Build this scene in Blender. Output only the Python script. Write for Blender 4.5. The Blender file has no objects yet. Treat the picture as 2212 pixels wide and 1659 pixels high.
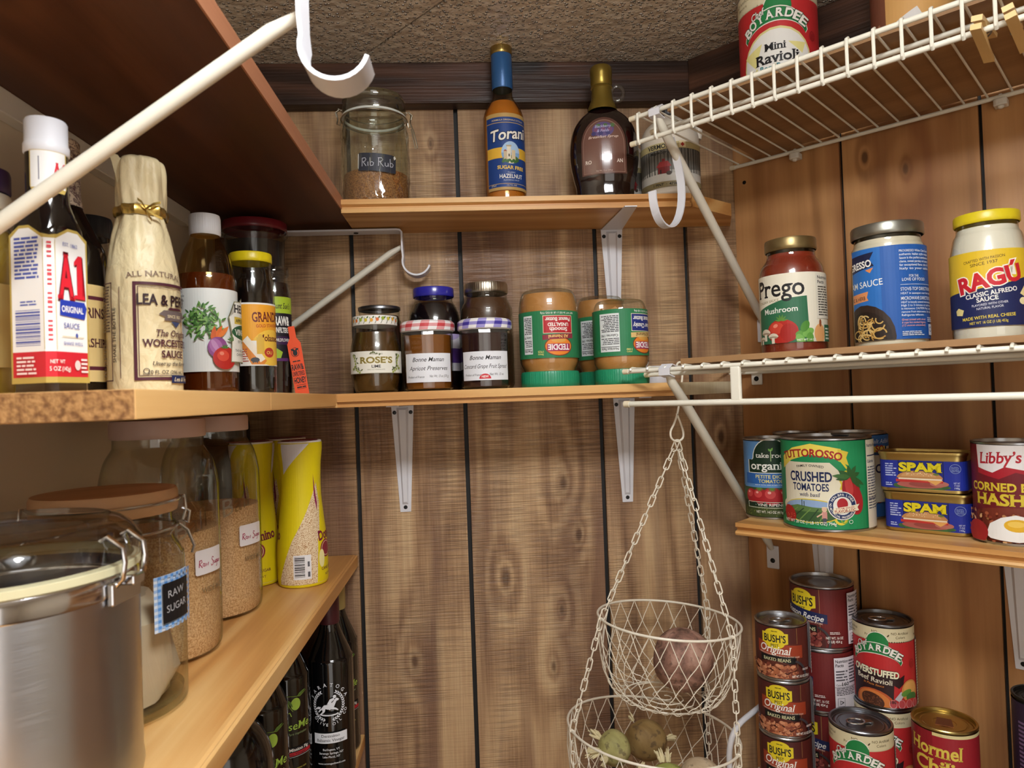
import bpy, bmesh, math, random
from mathutils import Vector, Matrix
from math import sin, cos, pi, radians, sqrt, atan2, asin, acos
S = bpy.context.scene
C = S.collection
rnd = random.Random(7)

# ---------------------------------------------------------------- camera
YAW, PITCH, ROLL = radians(3.386), radians(0.992), radians(-2.032)
CAM = Vector((0, 0, 1.70))
fwd = Vector((sin(YAW) * cos(PITCH), cos(YAW) * cos(PITCH), sin(PITCH)))
rt = Vector((cos(YAW), -sin(YAW), 0)); up = rt.cross(fwd)
rt, up = cos(ROLL) * rt + sin(ROLL) * up, -sin(ROLL) * rt + cos(ROLL) * up
cd = bpy.data.cameras.new('camera'); cam = bpy.data.objects.new('camera', cd); C.objects.link(cam)
cam.matrix_world = Matrix(((rt.x, up.x, -fwd.x, CAM.x), (rt.y, up.y, -fwd.y, CAM.y), (rt.z, up.z, -fwd.z, CAM.z), (0, 0, 0, 1)))
cd.sensor_width = 36; cd.lens = 1500 / 2212 * 36; cd.clip_start = 0.02
cd.dof.use_dof = True; cd.dof.focus_distance = 1.02; cd.dof.aperture_fstop = 13
S.camera = cam

# ---------------------------------------------------------------- light and exposure
S.view_settings.view_transform = 'Standard'; S.view_settings.look = 'None'
S.view_settings.gamma = 1; S.view_settings.use_curve_mapping = False
S.view_settings.exposure = -0.08
w = bpy.data.worlds.new('world'); S.world = w; w.use_nodes = True
w.node_tree.nodes['Background'].inputs[0].default_value = (.9, .95, 1, 1)
w.node_tree.nodes['Background'].inputs[1].default_value = 0.03
def area(name, loc, sx, sy, power, color):
    l = bpy.data.lights.new(name, 'AREA'); l.shape = 'RECTANGLE'; l.size = sx; l.size_y = sy
    l.energy = power; l.color = color
    o = bpy.data.objects.new(name, l); C.objects.link(o); o.location = loc
    return o
l = area('fill_light', (0.20, -1.22, 1.15), 0.85, 1.95, 8.0, (1.0, 0.97, 0.93)); l.rotation_euler = (pi / 2, 0, 0)  # added fill panel behind the camera to lift the shadows; no doorway is built

# ---------------------------------------------------------------- materials
def lin(h):
    h = h.lstrip('#'); r = []
    for i in (0, 2, 4):
        c = int(h[i:i + 2], 16) / 255
        r.append(c / 12.92 if c <= .04045 else ((c + .055) / 1.055) ** 2.4)
    return (*r, 1)
MATS = {}
def M(hexc, rough=.5, metal=0, spec=.5, coat=0, name=None):
    k = (hexc, rough, metal, spec, coat)
    if k in MATS: return MATS[k]
    m = bpy.data.materials.new(name or 'paint_' + hexc.strip('#')); m.use_nodes = True
    b = m.node_tree.nodes['Principled BSDF']
    b.inputs['Base Color'].default_value = lin(hexc); b.inputs['Roughness'].default_value = rough
    b.inputs['Metallic'].default_value = metal; b.inputs['Specular IOR Level'].default_value = spec
    b.inputs['Coat Weight'].default_value = coat; b.inputs['Coat Roughness'].default_value = .08
    MATS[k] = m
    return m
def P(hexc): return M(hexc, .48, 0, .35)            # printed ink
class G:
    """tiny node-graph helper"""
    def __init__(s, name):
        s.m = bpy.data.materials.new(name); s.m.use_nodes = True; s.t = s.m.node_tree
        s.b = s.t.nodes['Principled BSDF']; s.out = s.t.nodes['Material Output']
    def n(s, typ, ins={}, **kw):
        x = s.t.nodes.new('ShaderNode' + typ)
        for k, v in kw.items(): setattr(x, k, v)
        for k, v in ins.items(): s.put(x.inputs[k], v)
        return x
    def put(s, sock, v):
        if isinstance(v, bpy.types.NodeSocket): s.t.links.new(v, sock)
        elif isinstance(v, bpy.types.Node): s.t.links.new(v.outputs[0], sock)
        else: sock.default_value = v
    def math(s, op, a, b=0.0, c=None):
        x = s.n('Math', {0: a, 1: b}, operation=op)
        if c is not None: s.put(x.inputs[2], c)
        return x.outputs[0]
    def ramp(s, f, stops, interp='LINEAR'):
        x = s.n('ValToRGB', {0: f}); x.color_ramp.interpolation = interp
        e = x.color_ramp.elements
        while len(e) < len(stops): e.new(.5)
        for i, (p, c) in enumerate(stops):
            e[i].position = p; e[i].color = lin(c) if isinstance(c, str) else (c, c, c, 1)
        return x.outputs[0]
    def mix(s, f, a, b, mode='MIX'):
        x = s.n('Mix', data_type='RGBA', blend_type=mode)
        s.put(x.inputs[0], f); s.put(x.inputs[6], a if not isinstance(a, str) else lin(a)); s.put(x.inputs[7], b if not isinstance(b, str) else lin(b))
        return x.outputs[2]
    def coord(s, scale, off=None):
        tc = s.n('TexCoord').outputs['Object']
        v = s.n('VectorMath', {0: tc, 1: scale}, operation='MULTIPLY').outputs[0]
        if off is not None: v = s.n('VectorMath', {0: v, 1: off}, operation='ADD').outputs[0]
        return v
    def noise(s, vec, scale, detail=3, dist=0, rough=.5):
        return s.n('TexNoise', {'Vector': vec, 'Scale': scale, 'Detail': detail, 'Distortion': dist, 'Roughness': rough}).outputs[0]
    def bump(s, h, strength, dist=.002):
        x = s.n('Bump', {'Height': h, 'Strength': strength, 'Distance': dist}); s.put(s.b.inputs['Normal'], x.outputs[0])
    def done(s, col=None, rough=None, spec=None):
        if col is not None: s.put(s.b.inputs['Base Color'], col)
        if rough is not None: s.put(s.b.inputs['Roughness'], rough)
        if spec is not None: s.put(s.b.inputs['Specular IOR Level'], spec)
        return s.m
def wood(name, stops, grain='X', rings=9, rough=.45, fine=.35, knots=None, sq=10, bands=None, saw=0, bump=.15, ringmix=.45, spots=(), lat='X'):
    """wood with long grain along an object axis; each board of a mesh gets its own figure"""
    g = G(name); i = 'XYZ'.index(grain); sc = [1, 1, 1]; sc[i] = 1 / sq
    rand = g.n('NewGeometry').outputs['Random Per Island']
    rv = g.n('CombineXYZ', {0: g.math('MULTIPLY', rand, 17.3), 1: g.math('MULTIPLY', rand, 31.7), 2: g.math('MULTIPLY', rand, 23.1)}).outputs[0]
    p = g.coord(sc, rv)
    kmask = None
    if spots:      # knots at given places: (across, along, size)
        sx = g.n('SeparateXYZ', {0: g.n('TexCoord').outputs['Object']}); dm = None
        wob = g.math('MULTIPLY', g.math('SUBTRACT', g.noise(p, 30, 3), .5), 1.1)
        for ca, cl_, sz in spots:
            da = g.math('DIVIDE', g.math('SUBTRACT', sx.outputs[lat], ca), sz); dl = g.math('DIVIDE', g.math('SUBTRACT', sx.outputs[grain], cl_), sz * 2.1)
            d_ = g.math('SQRT', g.math('ADD', g.math('MULTIPLY', da, da), g.math('MULTIPLY', dl, dl))); dm = d_ if dm is None else g.math('MINIMUM', dm, d_)
        dm = g.math('ADD', dm, wob)
        kmask = g.ramp(g.math('DIVIDE', dm, 4.0), [(0, 1.0), (.25, .42), (.6, .1), (1, 0.0)])
        core = g.ramp(dm, [(0, 1.0), (.22, .9), (.42, .25), (.8, 0.0)]); knots = (0, 0, '#4f331e')
    elif knots:
        ks = [knots[0]] * 3; ks[i] = knots[0] / 2.6
        kp = g.coord(ks, rv)
        vd = g.n('TexVoronoi', {'Vector': kp, 'Scale': 1.0, 'Randomness': 1.0}).outputs['Distance']
        kmask = g.ramp(vd, [(0, 1.0), (knots[1], .35), (knots[1] * 3, 0.0)])
        core = g.ramp(vd, [(0, 1.0), (knots[1] * .55, .9), (knots[1], 0.0)])
    big = g.noise(p, 9, 2, .3)
    if kmask is not None:
        kval = g.n('SeparateColor', {0: kmask}).outputs[0]
        big = g.math('ADD', big, g.math('MULTIPLY', kval, .34))
    ring = g.math('SINE', g.math('MULTIPLY', big, rings * 6.28))
    ring = g.math('MULTIPLY_ADD', ring, .5, .5)
    fsc = [260, 260, 260]; fsc[i] = 7
    fn = g.noise(g.coord(fsc, rv), 1, 3)
    mid = g.noise(p, 30, 3, .5)
    f = g.math('MULTIPLY_ADD', ring, ringmix, g.math('MULTIPLY', mid, 1 - ringmix))
    f = g.math('ADD', g.math('MULTIPLY', f, 1 - fine * .5), g.math('MULTIPLY', g.math('SUBTRACT', fn, .25), fine))
    col = g.ramp(f, stops)
    if bands:
        bp = [6, 6, 6]; bp[i] = .55
        bn = g.noise(g.coord(bp, rv), 2.2, 4, .8)
        bm = g.ramp(bn, [(.44, 0.0), (.62, bands[1])])
        col = g.mix(g.n('SeparateColor', {0: bm}).outputs[0], col, bands[0])
    if kmask is not None:
        col = g.mix(g.math('MULTIPLY', g.n('SeparateColor', {0: core}).outputs[0], .8), col, knots[2])
    h = fn
    if saw:
        ss = [14, 14, 14]; ss[i] = 520
        sn = g.noise(g.coord(ss, rv), 1, 2, .2)
        ms = g.noise(g.coord([9, 9, 3], rv), 1, 2)
        sm = g.math('MULTIPLY', g.ramp(sn, [(.46, 0.0), (.60, 1.0)]), g.ramp(ms, [(.36, .15), (.62, 1.0)]))
        col = g.mix(g.math('MULTIPLY', sm, saw), col, '#4a3327')
        h = g.math('SUBTRACT', fn, sm)
    g.bump(h, bump, .0015)
    return g.done(col, rough, .35)
def thin_glass(name, tint='#fcfdfb', edge='#a9b3a6', rough=.02, refl=1.0):
    g = G(name); g.t.nodes.remove(g.b)
    lw = g.n('LayerWeight', {'Blend': .5}); fc = lw.outputs['Facing']
    tr = g.n('BsdfTransparent', {'Color': g.mix(g.math('POWER', fc, 3.0), tint, edge)})
    gl = g.n('BsdfGlossy', {'Color': (1, 1, 1, 1), 'Roughness': rough})
    fr = g.math('MULTIPLY_ADD', g.math('POWER', fc, 4.0), .6, .055)
    mx = g.n('MixShader', {0: g.math('MULTIPLY', fr, refl), 1: tr.outputs[0], 2: gl.outputs[0]})
    g.t.links.new(mx.outputs[0], g.out.inputs[0])
    return g.m
def grains(name, a, b, scale=420):
    g = G(name); v = g.n('TexCoord').outputs['Object']
    f = g.noise(v, scale, 2)
    g.bump(f, .8, .0012)
    return g.done(g.ramp(f, [(.35, a), (.62, b)]), .75, .3)

# ---------------------------------------------------------------- objects
def link(name, me, mats, parent=None):
    o = bpy.data.objects.new(name, me); C.objects.link(o)
    for m in mats: me.materials.append(m)
    if parent: o.parent = parent
    return o
def tag(o, label=None, cat=None, group=None, kind=None):
    if label: o['label'] = label
    if cat: o['category'] = cat
    if group: o['group'] = group
    if kind: o['kind'] = kind
    return o
def thing(name, label, cat, loc=(0, 0, 0), rot=0, group=None):
    o = bpy.data.objects.new(name, None); C.objects.link(o); o.empty_display_size = .02
    o.location = loc; o.rotation_euler = (0, 0, rot)
    return tag(o, label, cat, group)
def dup(root, loc, rot, label, group=None):
    r = root.copy(); C.objects.link(r); r.location = loc; r.rotation_euler = (0, 0, rot); r['label'] = label
    if group: r['group'] = group
    for ch in list(root.children):
        c = ch.copy(); C.objects.link(c); c.parent = r
        for gch in list(ch.children):
            d = gch.copy(); C.objects.link(d); d.parent = c
    return r
def face(x, y, extra=0): return atan2(-x, y) + radians(extra)   # turn a thing's front (-Y) to the aisle

class MB:
    """mesh builder: shapes collect into ONE mesh"""
    def __init__(s): s.v = []; s.f = []; s.mi = []; s.mat = []; s.cur = 0
    def use(s, m):
        if m not in s.mat: s.mat.append(m)
        s.cur = s.mat.index(m); return s
    def add(s, vs, fs, X=None):
        b = len(s.v)
        s.v += [tuple(X @ Vector(v)) if X else tuple(v) for v in vs]
        s.f += [tuple(b + i for i in f) for f in fs]; s.mi += [s.cur] * len(fs)
        return s
    def box(s, x0, y0, z0, x1, y1, z1, X=None):
        v = [(x0, y0, z0), (x1, y0, z0), (x1, y1, z0), (x0, y1, z0), (x0, y0, z1), (x1, y0, z1), (x1, y1, z1), (x0, y1, z1)]
        return s.add(v, [(3, 2, 1, 0), (4, 5, 6, 7), (0, 1, 5, 4), (1, 2, 6, 5), (2, 3, 7, 6), (3, 0, 4, 7)], X)
    def prism(s, pts, z0, z1, X=None):
        n = len(pts); ar = sum(pts[i][0] * pts[(i + 1) % n][1] - pts[(i + 1) % n][0] * pts[i][1] for i in range(n))
        if ar < 0: pts = pts[::-1]
        v = [(x, y, z0) for x, y in pts] + [(x, y, z1) for x, y in pts]
        f = [tuple(range(n - 1, -1, -1)), tuple(range(n, 2 * n))] + [(i, (i + 1) % n, n + (i + 1) % n, n + i) for i in range(n)]
        return s.add(v, f, X)
    def lathe(s, prof, seg=40, X=None, sx=1, sy=1, fn=None):
        v = []; f = []; rows = []
        for r, z in prof:
            if r < 1e-7: rows.append([len(v)]); v.append((0, 0, z))
            else:
                rows.append(list(range(len(v), len(v) + seg)))
                for k in range(seg):
                    a = 2 * pi * k / seg; rr = r * (fn(a, z) if fn else 1)
                    v.append((rr * cos(a) * sx, rr * sin(a) * sy, z))
        for A, B in zip(rows, rows[1:]):
            for k in range(seg):
                q = []
                for i in (A[k % len(A)], A[(k + 1) % len(A)], B[(k + 1) % len(B)], B[k % len(B)]):
                    if i not in q: q.append(i)
                if len(q) > 2: f.append(tuple(q))
        return s.add(v, f, X)
    def tube(s, pts, r, seg=8, close=False, X=None, cap=True):
        pts = [Vector(p) for p in pts]; n = len(pts); v = []; f = []; prev = None
        for i, p in enumerate(pts):
            if close: d = pts[(i + 1) % n] - pts[i - 1]
            else: d = pts[min(i + 1, n - 1)] - pts[max(i - 1, 0)]
            d.normalize()
            if prev is None:
                a = Vector((0, 0, 1)) if abs(d.z) < .9 else Vector((1, 0, 0)); nx = d.cross(a).normalized()
            else: nx = (prev - d * prev.dot(d)).normalized()
            prev = nx; ny = d.cross(nx); rr = r[i] if isinstance(r, (list, tuple)) else r
            v += [p + rr * (cos(2 * pi * k / seg) * nx + sin(2 * pi * k / seg) * ny) for k in range(seg)]
        for i in range(n if close else n - 1):
            j = (i + 1) % n
            for k in range(seg): f.append((i * seg + k, i * seg + (k + 1) % seg, j * seg + (k + 1) % seg, j * seg + k))
        if cap and not close:
            f.append(tuple(range(seg - 1, -1, -1))); f.append(tuple((n - 1) * seg + k for k in range(seg)))
        return s.add(v, f, X)
    def strap(s, pts, wdir, width, thick, X=None):
        """flat bar following pts, width along wdir"""
        pts = [Vector(p) for p in pts]; wd = Vector(wdir).normalized(); n = len(pts); v = []; f = []
        for i, p in enumerate(pts):
            d = (pts[min(i + 1, n - 1)] - pts[max(i - 1, 0)]).normalized(); nn = d.cross(wd).normalized()
            wdt = width if not isinstance(width, list) else width[i]
            for a, b in ((-1, -1), (1, -1), (1, 1), (-1, 1)): v.append(p + wd * a * wdt / 2 + nn * b * thick / 2)
        for i in range(n - 1):
            for k in range(4): f.append((i * 4 + k, i * 4 + (k + 1) % 4, i * 4 + 4 + (k + 1) % 4, i * 4 + 4 + k))
        f.append((3, 2, 1, 0)); f.append(tuple((n - 1) * 4 + k for k in range(4)))
        return s.add(v, f, X)
    def ball(s, c, r, sx=1, sy=1, sz=1, seg=16, rings=9, fn=None):
        prof = [(r * sin(pi * i / rings), -r * cos(pi * i / rings)) for i in range(rings + 1)]
        prof[0] = (0, -r); prof[-1] = (0, r)
        return s.lathe(prof, seg, Matrix.Translation(c) @ Matrix.Diagonal((sx, sy, sz, 1)), fn=fn)
    def build(s, name, parent=None, mat=None, smooth=True, angle=38, bevel=0):
        me = bpy.data.meshes.new(name); me.from_pydata(s.v, [], s.f)
        bm = bmesh.new(); bm.from_mesh(me); bmesh.ops.recalc_face_normals(bm, faces=bm.faces); bm.to_mesh(me); bm.free()
        if s.mat: me.polygons.foreach_set('material_index', s.mi)
        if smooth:
            me.shade_smooth(); me.set_sharp_from_angle(angle=radians(angle))
        o = link(name, me, s.mat or ([mat] if mat else []), parent)
        if bevel:
            b = o.modifiers.new('bevel', 'BEVEL'); b.width = bevel; b.segments = 2; b.limit_method = 'ANGLE'
        return o
def mb(m=None):
    x = MB()
    if m: x.use(m)
    return x
def bez(p0, p1, p2, p3, n=10):
    p0, p1, p2, p3 = map(Vector, (p0, p1, p2, p3))
    return [(1 - t) ** 3 * p0 + 3 * (1 - t) ** 2 * t * p1 + 3 * (1 - t) * t * t * p2 + t ** 3 * p3 for t in [i / n for i in range(n + 1)]]
def smoothprof(pts, n=5):
    """Catmull-Rom through (r,z) control points"""
    out = []
    for i in range(len(pts) - 1):
        p0 = pts[max(i - 1, 0)]; p1 = pts[i]; p2 = pts[i + 1]; p3 = pts[min(i + 2, len(pts) - 1)]
        for k in range(n):
            t = k / n
            out.append(tuple(.5 * (2 * p1[j] + (p2[j] - p0[j]) * t + (2 * p0[j] - 5 * p1[j] + 4 * p2[j] - p3[j]) * t * t + (3 * p1[j] - p0[j] - 3 * p2[j] + p3[j]) * t ** 3) for j in (0, 1)))
    out.append(pts[-1]); return [(max(r, 0), z) for r, z in out]
def rof(prof):
    """radius of a profile as a function of height"""
    pp = sorted((z, r) for r, z in prof)
    def f(z):
        for (z0, r0), (z1, r1) in zip(pp, pp[1:]):
            if z0 <= z <= z1 and z1 > z0: return r0 + (r1 - r0) * (z - z0) / (z1 - z0)
        return pp[0][1] if z < pp[0][0] else pp[-1][1]
    return f

# ---------------------------------------------------------------- printed labels
TXT = {}
def glyphs(s, bold, serif, shear):
    k = (s, bold, serif, shear)
    if k in TXT: return TXT[k]
    cu = bpy.data.curves.new('t', 'FONT'); cu.body = s; cu.size = 1; cu.resolution_u = 3; cu.offset = bold; cu.shear = 0
    cu.fill_mode = 'FRONT'
    o = bpy.data.objects.new('t', cu); me = bpy.data.meshes.new_from_object(o)
    vs = [(v.co.x, v.co.y) for v in me.vertices]; fs = [tuple(p.vertices) for p in me.polygons]
    if serif:
        from collections import Counter
        ec = Counter(); 
        for f in fs:
            for a, b in zip(f, f[1:] + f[:1]): ec[(min(a, b), max(a, b))] += 1
        for (a, b), c in ec.items():
            (x0, y0), (x1, y1) = vs[a], vs[b]
            if c == 1 and abs(y0 - y1) < .004 and .02 < abs(x0 - x1) < .2 and (abs(y0 + bold) < .03 or y0 > .45):
                xa, xb = min(x0, x1) - .055, max(x0, x1) + .055
                ya, yb = (y0, y0 + .06) if y0 < .2 else (y0 - .06, y0)
                n = len(vs); vs += [(xa, ya), (xb, ya), (xb, yb), (xa, yb)]; fs.append((n, n + 1, n + 2, n + 3))
    if shear: vs = [(x + y * shear, y) for x, y in vs]
    bpy.data.objects.remove(o); bpy.data.curves.remove(cu); bpy.data.meshes.remove(me)
    TXT[k] = (vs, fs); return TXT[k]
CAPH = .73
class Lab:
    """flat artwork in millimetres (u across from the front centre, v up) printed onto a surface"""
    def __init__(s): s.el = []; s.L = 0; s.flip = None
    def put(s, vs, fs, col):
        if s.flip is not None: vs = [(-u, s.flip - v) for u, v in vs]
        s.el.append((vs, fs, col, s.L)); s.L += 1; return s
    def rect(s, u0, v0, u1, v1, c): return s.put([(u0, v0), (u1, v0), (u1, v1), (u0, v1)], [(0, 1, 2, 3)], c)
    def poly(s, pts, c): return s.put(list(pts), [tuple(range(len(pts)))], c)
    def ell(s, cu, cv, ru, rv, c, rot=0, n=22, a0=0, a1=360):
        r = radians(rot); p = []
        full = a1 - a0 >= 360
        for k in range(n if full else n + 1):
            a = radians(a0 + (a1 - a0) * k / n); x, y = ru * cos(a), rv * sin(a)
            p.append((cu + x * cos(r) - y * sin(r), cv + x * sin(r) + y * cos(r)))
        return s.poly(p, c)
    def ring(s, cu, cv, ru, rv, wd, c, n=28, a0=0, a1=360):
        p = [(cu + ru * cos(radians(a0 + (a1 - a0) * k / n)), cv + rv * sin(radians(a0 + (a1 - a0) * k / n))) for k in range(n + 1)]
        return s.line(p, wd, c)
    def line(s, pts, wd, c):
        vs = []; fs = []; n = len(pts)
        for i, (x, y) in enumerate(pts):
            x0, y0 = pts[max(i - 1, 0)]; x1, y1 = pts[min(i + 1, n - 1)]
            l = math.hypot(x1 - x0, y1 - y0) or 1; nx, ny = -(y1 - y0) / l * wd / 2, (x1 - x0) / l * wd / 2
            vs += [(x + nx, y + ny), (x - nx, y - ny)]
        for i in range(n - 1): fs.append((2 * i, 2 * i + 1, 2 * i + 3, 2 * i + 2))
        return s.put(vs, fs, c)
    def frame(s, u0, v0, u1, v1, wd, c):
        for a in ((u0, v0, u1, v0 + wd), (u0, v1 - wd, u1, v1), (u0, v0, u0 + wd, v1), (u1 - wd, v0, u1, v1)): s.rect(*a, c)
        return s
    def lines(s, u0, v0, u1, v1, n, c, fill=.5, ragged=.25, seed=1):
        """a block of print too small to read: rows of short dashes"""
        r = random.Random(seed); vs = []; fs = []; st = (v1 - v0) / n
        for i in range(n):
            x = u0; y = v0 + st * i; end = u1 - (u1 - u0) * ragged * r.random()
            while x < end:
                l = min(st * (1 + 2.5 * r.random()), end - x); k = len(vs)
                vs += [(x, y), (x + l, y), (x + l, y + st * fill), (x, y + st * fill)]; fs.append((k, k + 1, k + 2, k + 3))
                x += l + st * .35
        return s.put(vs, fs, c)
    def bars(s, u0, v0, u1, v1, c, horiz=False, seed=3):
        r = random.Random(seed); vs = []; fs = []; a, b = (v0, v1) if horiz else (u0, u1); x = a; un = (b - a) / 60
        while x < b:
            w_ = un * r.choice((1, 1, 2, 3)); k = len(vs); e = min(x + w_, b)
            vs += [(u0, x), (u1, x), (u1, e), (u0, e)] if horiz else [(x, v0), (e, v0), (e, v1), (x, v1)]
            fs.append((k, k + 1, k + 2, k + 3)); x = e + un * r.choice((1, 1, 2))
        return s.put(vs, fs, c)
    def text(s, t, cu, v, h, c, w=None, bold=0.0, serif=False, shear=0, rot=0, arc=None, al='C', out=None, ow=.04):
        """out: outline colour drawn first"""
        if out: s.text(t, cu, v, h, out, w, bold + ow, serif, shear, rot, arc, al)
        vs, fs = glyphs(t, bold, serif, shear)
        if not vs: return s
        vr, _ = glyphs(t, 0, serif, shear)
        x0, x1 = min(p[0] for p in vr), max(p[0] for p in vr); k = h / CAPH
        kx = w / (x1 - x0) if w else k
        sh = (x0 + x1) / 2 if al == 'C' else x0 if al == 'L' else x1
        q = [((x - sh) * kx, y * k) for x, y in vs]
        if arc:
            q = [((arc + y) * sin(x / arc), (arc + y) * cos(x / arc) - arc) for x, y in q]
        if rot:
            a = radians(rot); q = [(x * cos(a) - y * sin(a), x * sin(a) + y * cos(a)) for x, y in q]
        return s.put([(cu + x, v + y) for x, y in q], fs, c)
    def dots(s, pts, r, c, n=7):
        vs = []; fs = []
        for x, y in pts:
            k = len(vs); vs += [(x + r * cos(6.283 * i / n), y + r * sin(6.283 * i / n)) for i in range(n)]; fs.append(tuple(range(k, k + n)))
        return s.put(vs, fs, c)
    def leaf(s, x, y, l, wd, ang, c):
        a = radians(ang); p = [(0, 0), (l * .3, wd / 2), (l * .7, wd * .4), (l, 0), (l * .7, -wd * .4), (l * .3, -wd / 2)]
        return s.poly([(x + u * cos(a) - v * sin(a), y + u * sin(a) + v * cos(a)) for u, v in p], c)
    def clip(s, u0, u1, v0=None, v1=None): s.cl = (u0, u1, v0, v1); return s
    cl = None
    def build(s, name, parent, surf, du, dv=None, lay=2.2e-5, base=2.5e-4, mats=None):
        """surf(u,v) -> (point, normal), u and v in metres"""
        bm = bmesh.new(); mlist = []
        for vs, fs, col, L in s.el:
            m = (mats or {}).get(col) or P(col)
            if m not in mlist: mlist.append(m)
            mi = mlist.index(m)
            bv = [bm.verts.new((x / 1000, y / 1000, L)) for x, y in vs]
            for f in fs:
                try: fc = bm.faces.new([bv[i] for i in f]); fc.material_index = mi
                except ValueError: pass
        bmesh.ops.triangulate(bm, faces=[f for f in bm.faces if len(f.verts) > 4 or len(f.verts) == 4])
        def cut(co, no, clear_out=False, clear_in=False):
            bmesh.ops.bisect_plane(bm, geom=bm.verts[:] + bm.edges[:] + bm.faces[:], plane_co=co, plane_no=no, dist=1e-7, clear_outer=clear_out, clear_inner=clear_in)
        if s.cl:
            u0, u1, v0, v1 = s.cl
            if u1 is not None: cut((u1 / 1000, 0, 0), (1, 0, 0), clear_out=True)
            if u0 is not None: cut((u0 / 1000, 0, 0), (1, 0, 0), clear_in=True)
            if v1 is not None: cut((0, v1 / 1000, 0), (0, 1, 0), clear_out=True)
            if v0 is not None: cut((0, v0 / 1000, 0), (0, 1, 0), clear_in=True)
        us = [v.co.x for v in bm.verts]; vv = [v.co.y for v in bm.verts]
        if du:
            for k in range(math.ceil(min(us) / du), int(max(us) // du) + 1): cut((k * du, 0, 0), (1, 0, 0))
        if dv:
            for k in range(math.ceil(min(vv) / dv), int(max(vv) // dv) + 1): cut((0, k * dv, 0), (0, 1, 0))
        cache = {}
        def node(i, j):
            if (i, j) not in cache: cache[(i, j)] = surf(i * du if du else i, j * dv if dv else j)
            return cache[(i, j)]
        for v in bm.verts:
            u_, v_, L = v.co
            if not du: p, n = surf(u_, v_)
            else:
                k = math.floor(u_ / du + 1e-6); t = u_ / du - k
                if dv:
                    j = math.floor(v_ / dv + 1e-6); q = v_ / dv - j
                    A, B, D, E = node(k, j), node(k + 1, j), node(k, j + 1), node(k + 1, j + 1)
                    p = (A[0] * (1 - t) + B[0] * t) * (1 - q) + (D[0] * (1 - t) + E[0] * t) * q
                    n = (A[1] * (1 - t) + B[1] * t) * (1 - q) + (D[1] * (1 - t) + E[1] * t) * q
                else:
                    A, B = node(k, v_), node(k + 1, v_)
                    p = A[0] * (1 - t) + B[0] * t; n = A[1] * (1 - t) + B[1] * t
            v.co = p + n * (base + lay * L)
        me = bpy.data.meshes.new(name); bm.to_mesh(me); bm.free()
        return link(name, me, mlist, parent)
def cyl(R, z0=0.0, rf=None):
    """wrap on a cylinder (or profile rf) standing at z0; front is -Y"""
    def f(u, v):
        a = u / R; n = Vector((sin(a), -cos(a), 0)); r = rf(z0 + v) if rf else R
        return n * r + Vector((0, 0, z0 + v)), n
    return f
def flat(X=None):
    X = X or Matrix()
    n = (X.to_3x3() @ Vector((0, -1, 0))).normalized()
    return lambda u, v: (X @ Vector((u, 0, v)), n)
def outline(pts, z0=0.0, start=0.0):
    """wrap round a closed plan outline (counter-clockwise seen from above, starting at the front centre)"""
    P_ = [Vector((x, y, 0)) for x, y in pts]; n = len(P_); seg = [(P_[(i + 1) % n] - P_[i]).length for i in range(n)]; tot = sum(seg)
    def f(u, v):
        d = (u + start) % tot
        for i in range(n):
            if d <= seg[i] or i == n - 1: break
            d -= seg[i]
        a, b = P_[i], P_[(i + 1) % n]; t = d / seg[i] if seg[i] else 0
        e = (b - a).normalized(); return a.lerp(b, min(t, 1)) + Vector((0, 0, z0 + v)), Vector((e.y, -e.x, 0))
    return f

# ================================================================ setting
A43 = radians(43.2)
NW = Vector((cos(A43), sin(A43), 0)); TW = Vector((sin(A43), -cos(A43), 0)); KW = 1.0982
XW = Matrix(((TW.x, NW.x, 0, NW.x * KW), (TW.y, NW.y, 0, NW.y * KW), (0, 0, 1, 0), (0, 0, 0, 1)))   # angled wall frame: x along the wall, y into it
RW = atan2(TW.y, TW.x)
def wall_pt(t, wd, z): return XW @ Vector((t, -wd, z))
def onwall(o): o.matrix_world = XW; return o
def struct(name, b, m=None, **kw):
    o = b.build(name, None, m, **kw); o['kind'] = 'structure'; return o

W_BACK = wood('rustic_plank', [(.15, '#6b4e37'), (.36, '#9d7a58'), (.58, '#be9b73'), (.9, '#d6b98f')], 'Z', rings=6, rough=.42, fine=.38, sq=7, bands=('#785642', .85), saw=.42, bump=.5, ringmix=.34, spots=((.1451, 1.554, .020), (.168, 1.470, .012), (.1345, 1.350, .011), (.1183, 1.259, .015), (-.0522, 2.116, .007), (.045, 1.405, .016), (-.105, 1.28, .016), (.10, 1.02, .014), (.41, 1.62, .012), (-.10, 2.02, .010), (.06, 2.03, .012)))
W_ANG = wood('amber_plank', [(.15, '#875c39'), (.45, '#ad7d4e'), (.7, '#c08f5d'), (.9, '#ca9b69')], 'Z', rings=5, rough=.38, fine=.22, sq=14, bands=('#8c5735', .55), bump=.1, ringmix=.4, spots=((-.3117, 2.031, .008), (-.26, 2.001, .011), (-.43, 1.885, .004), (-.09, 1.35, .012), (-.24, 1.02, .014), (.1, 1.9, .01)))
W_PINE = wood('pine_board', [(.1, '#b27c42'), (.4, '#cd9656'), (.7, '#dcae6f'), (.95, '#e6c187')], 'Y', rings=6, rough=.42, fine=.2, sq=14, bump=.08, ringmix=.5)
W_PINEX = wood('pine_board_long', [(.1, '#ad783f'), (.4, '#c99355'), (.7, '#d9ab6c'), (.95, '#e3bc80')], 'X', rings=6, rough=.42, fine=.2, sq=14, bump=.08, ringmix=.5)
W_DARK = wood('dark_stained_beam', [(.1, '#1c100a'), (.45, '#362218'), (.7, '#523526'), (.95, '#745140')], 'X', rings=5, rough=.4, fine=.4, knots=(5, .1, '#0c0605'), sq=8, bump=.6, ringmix=.4)
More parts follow.
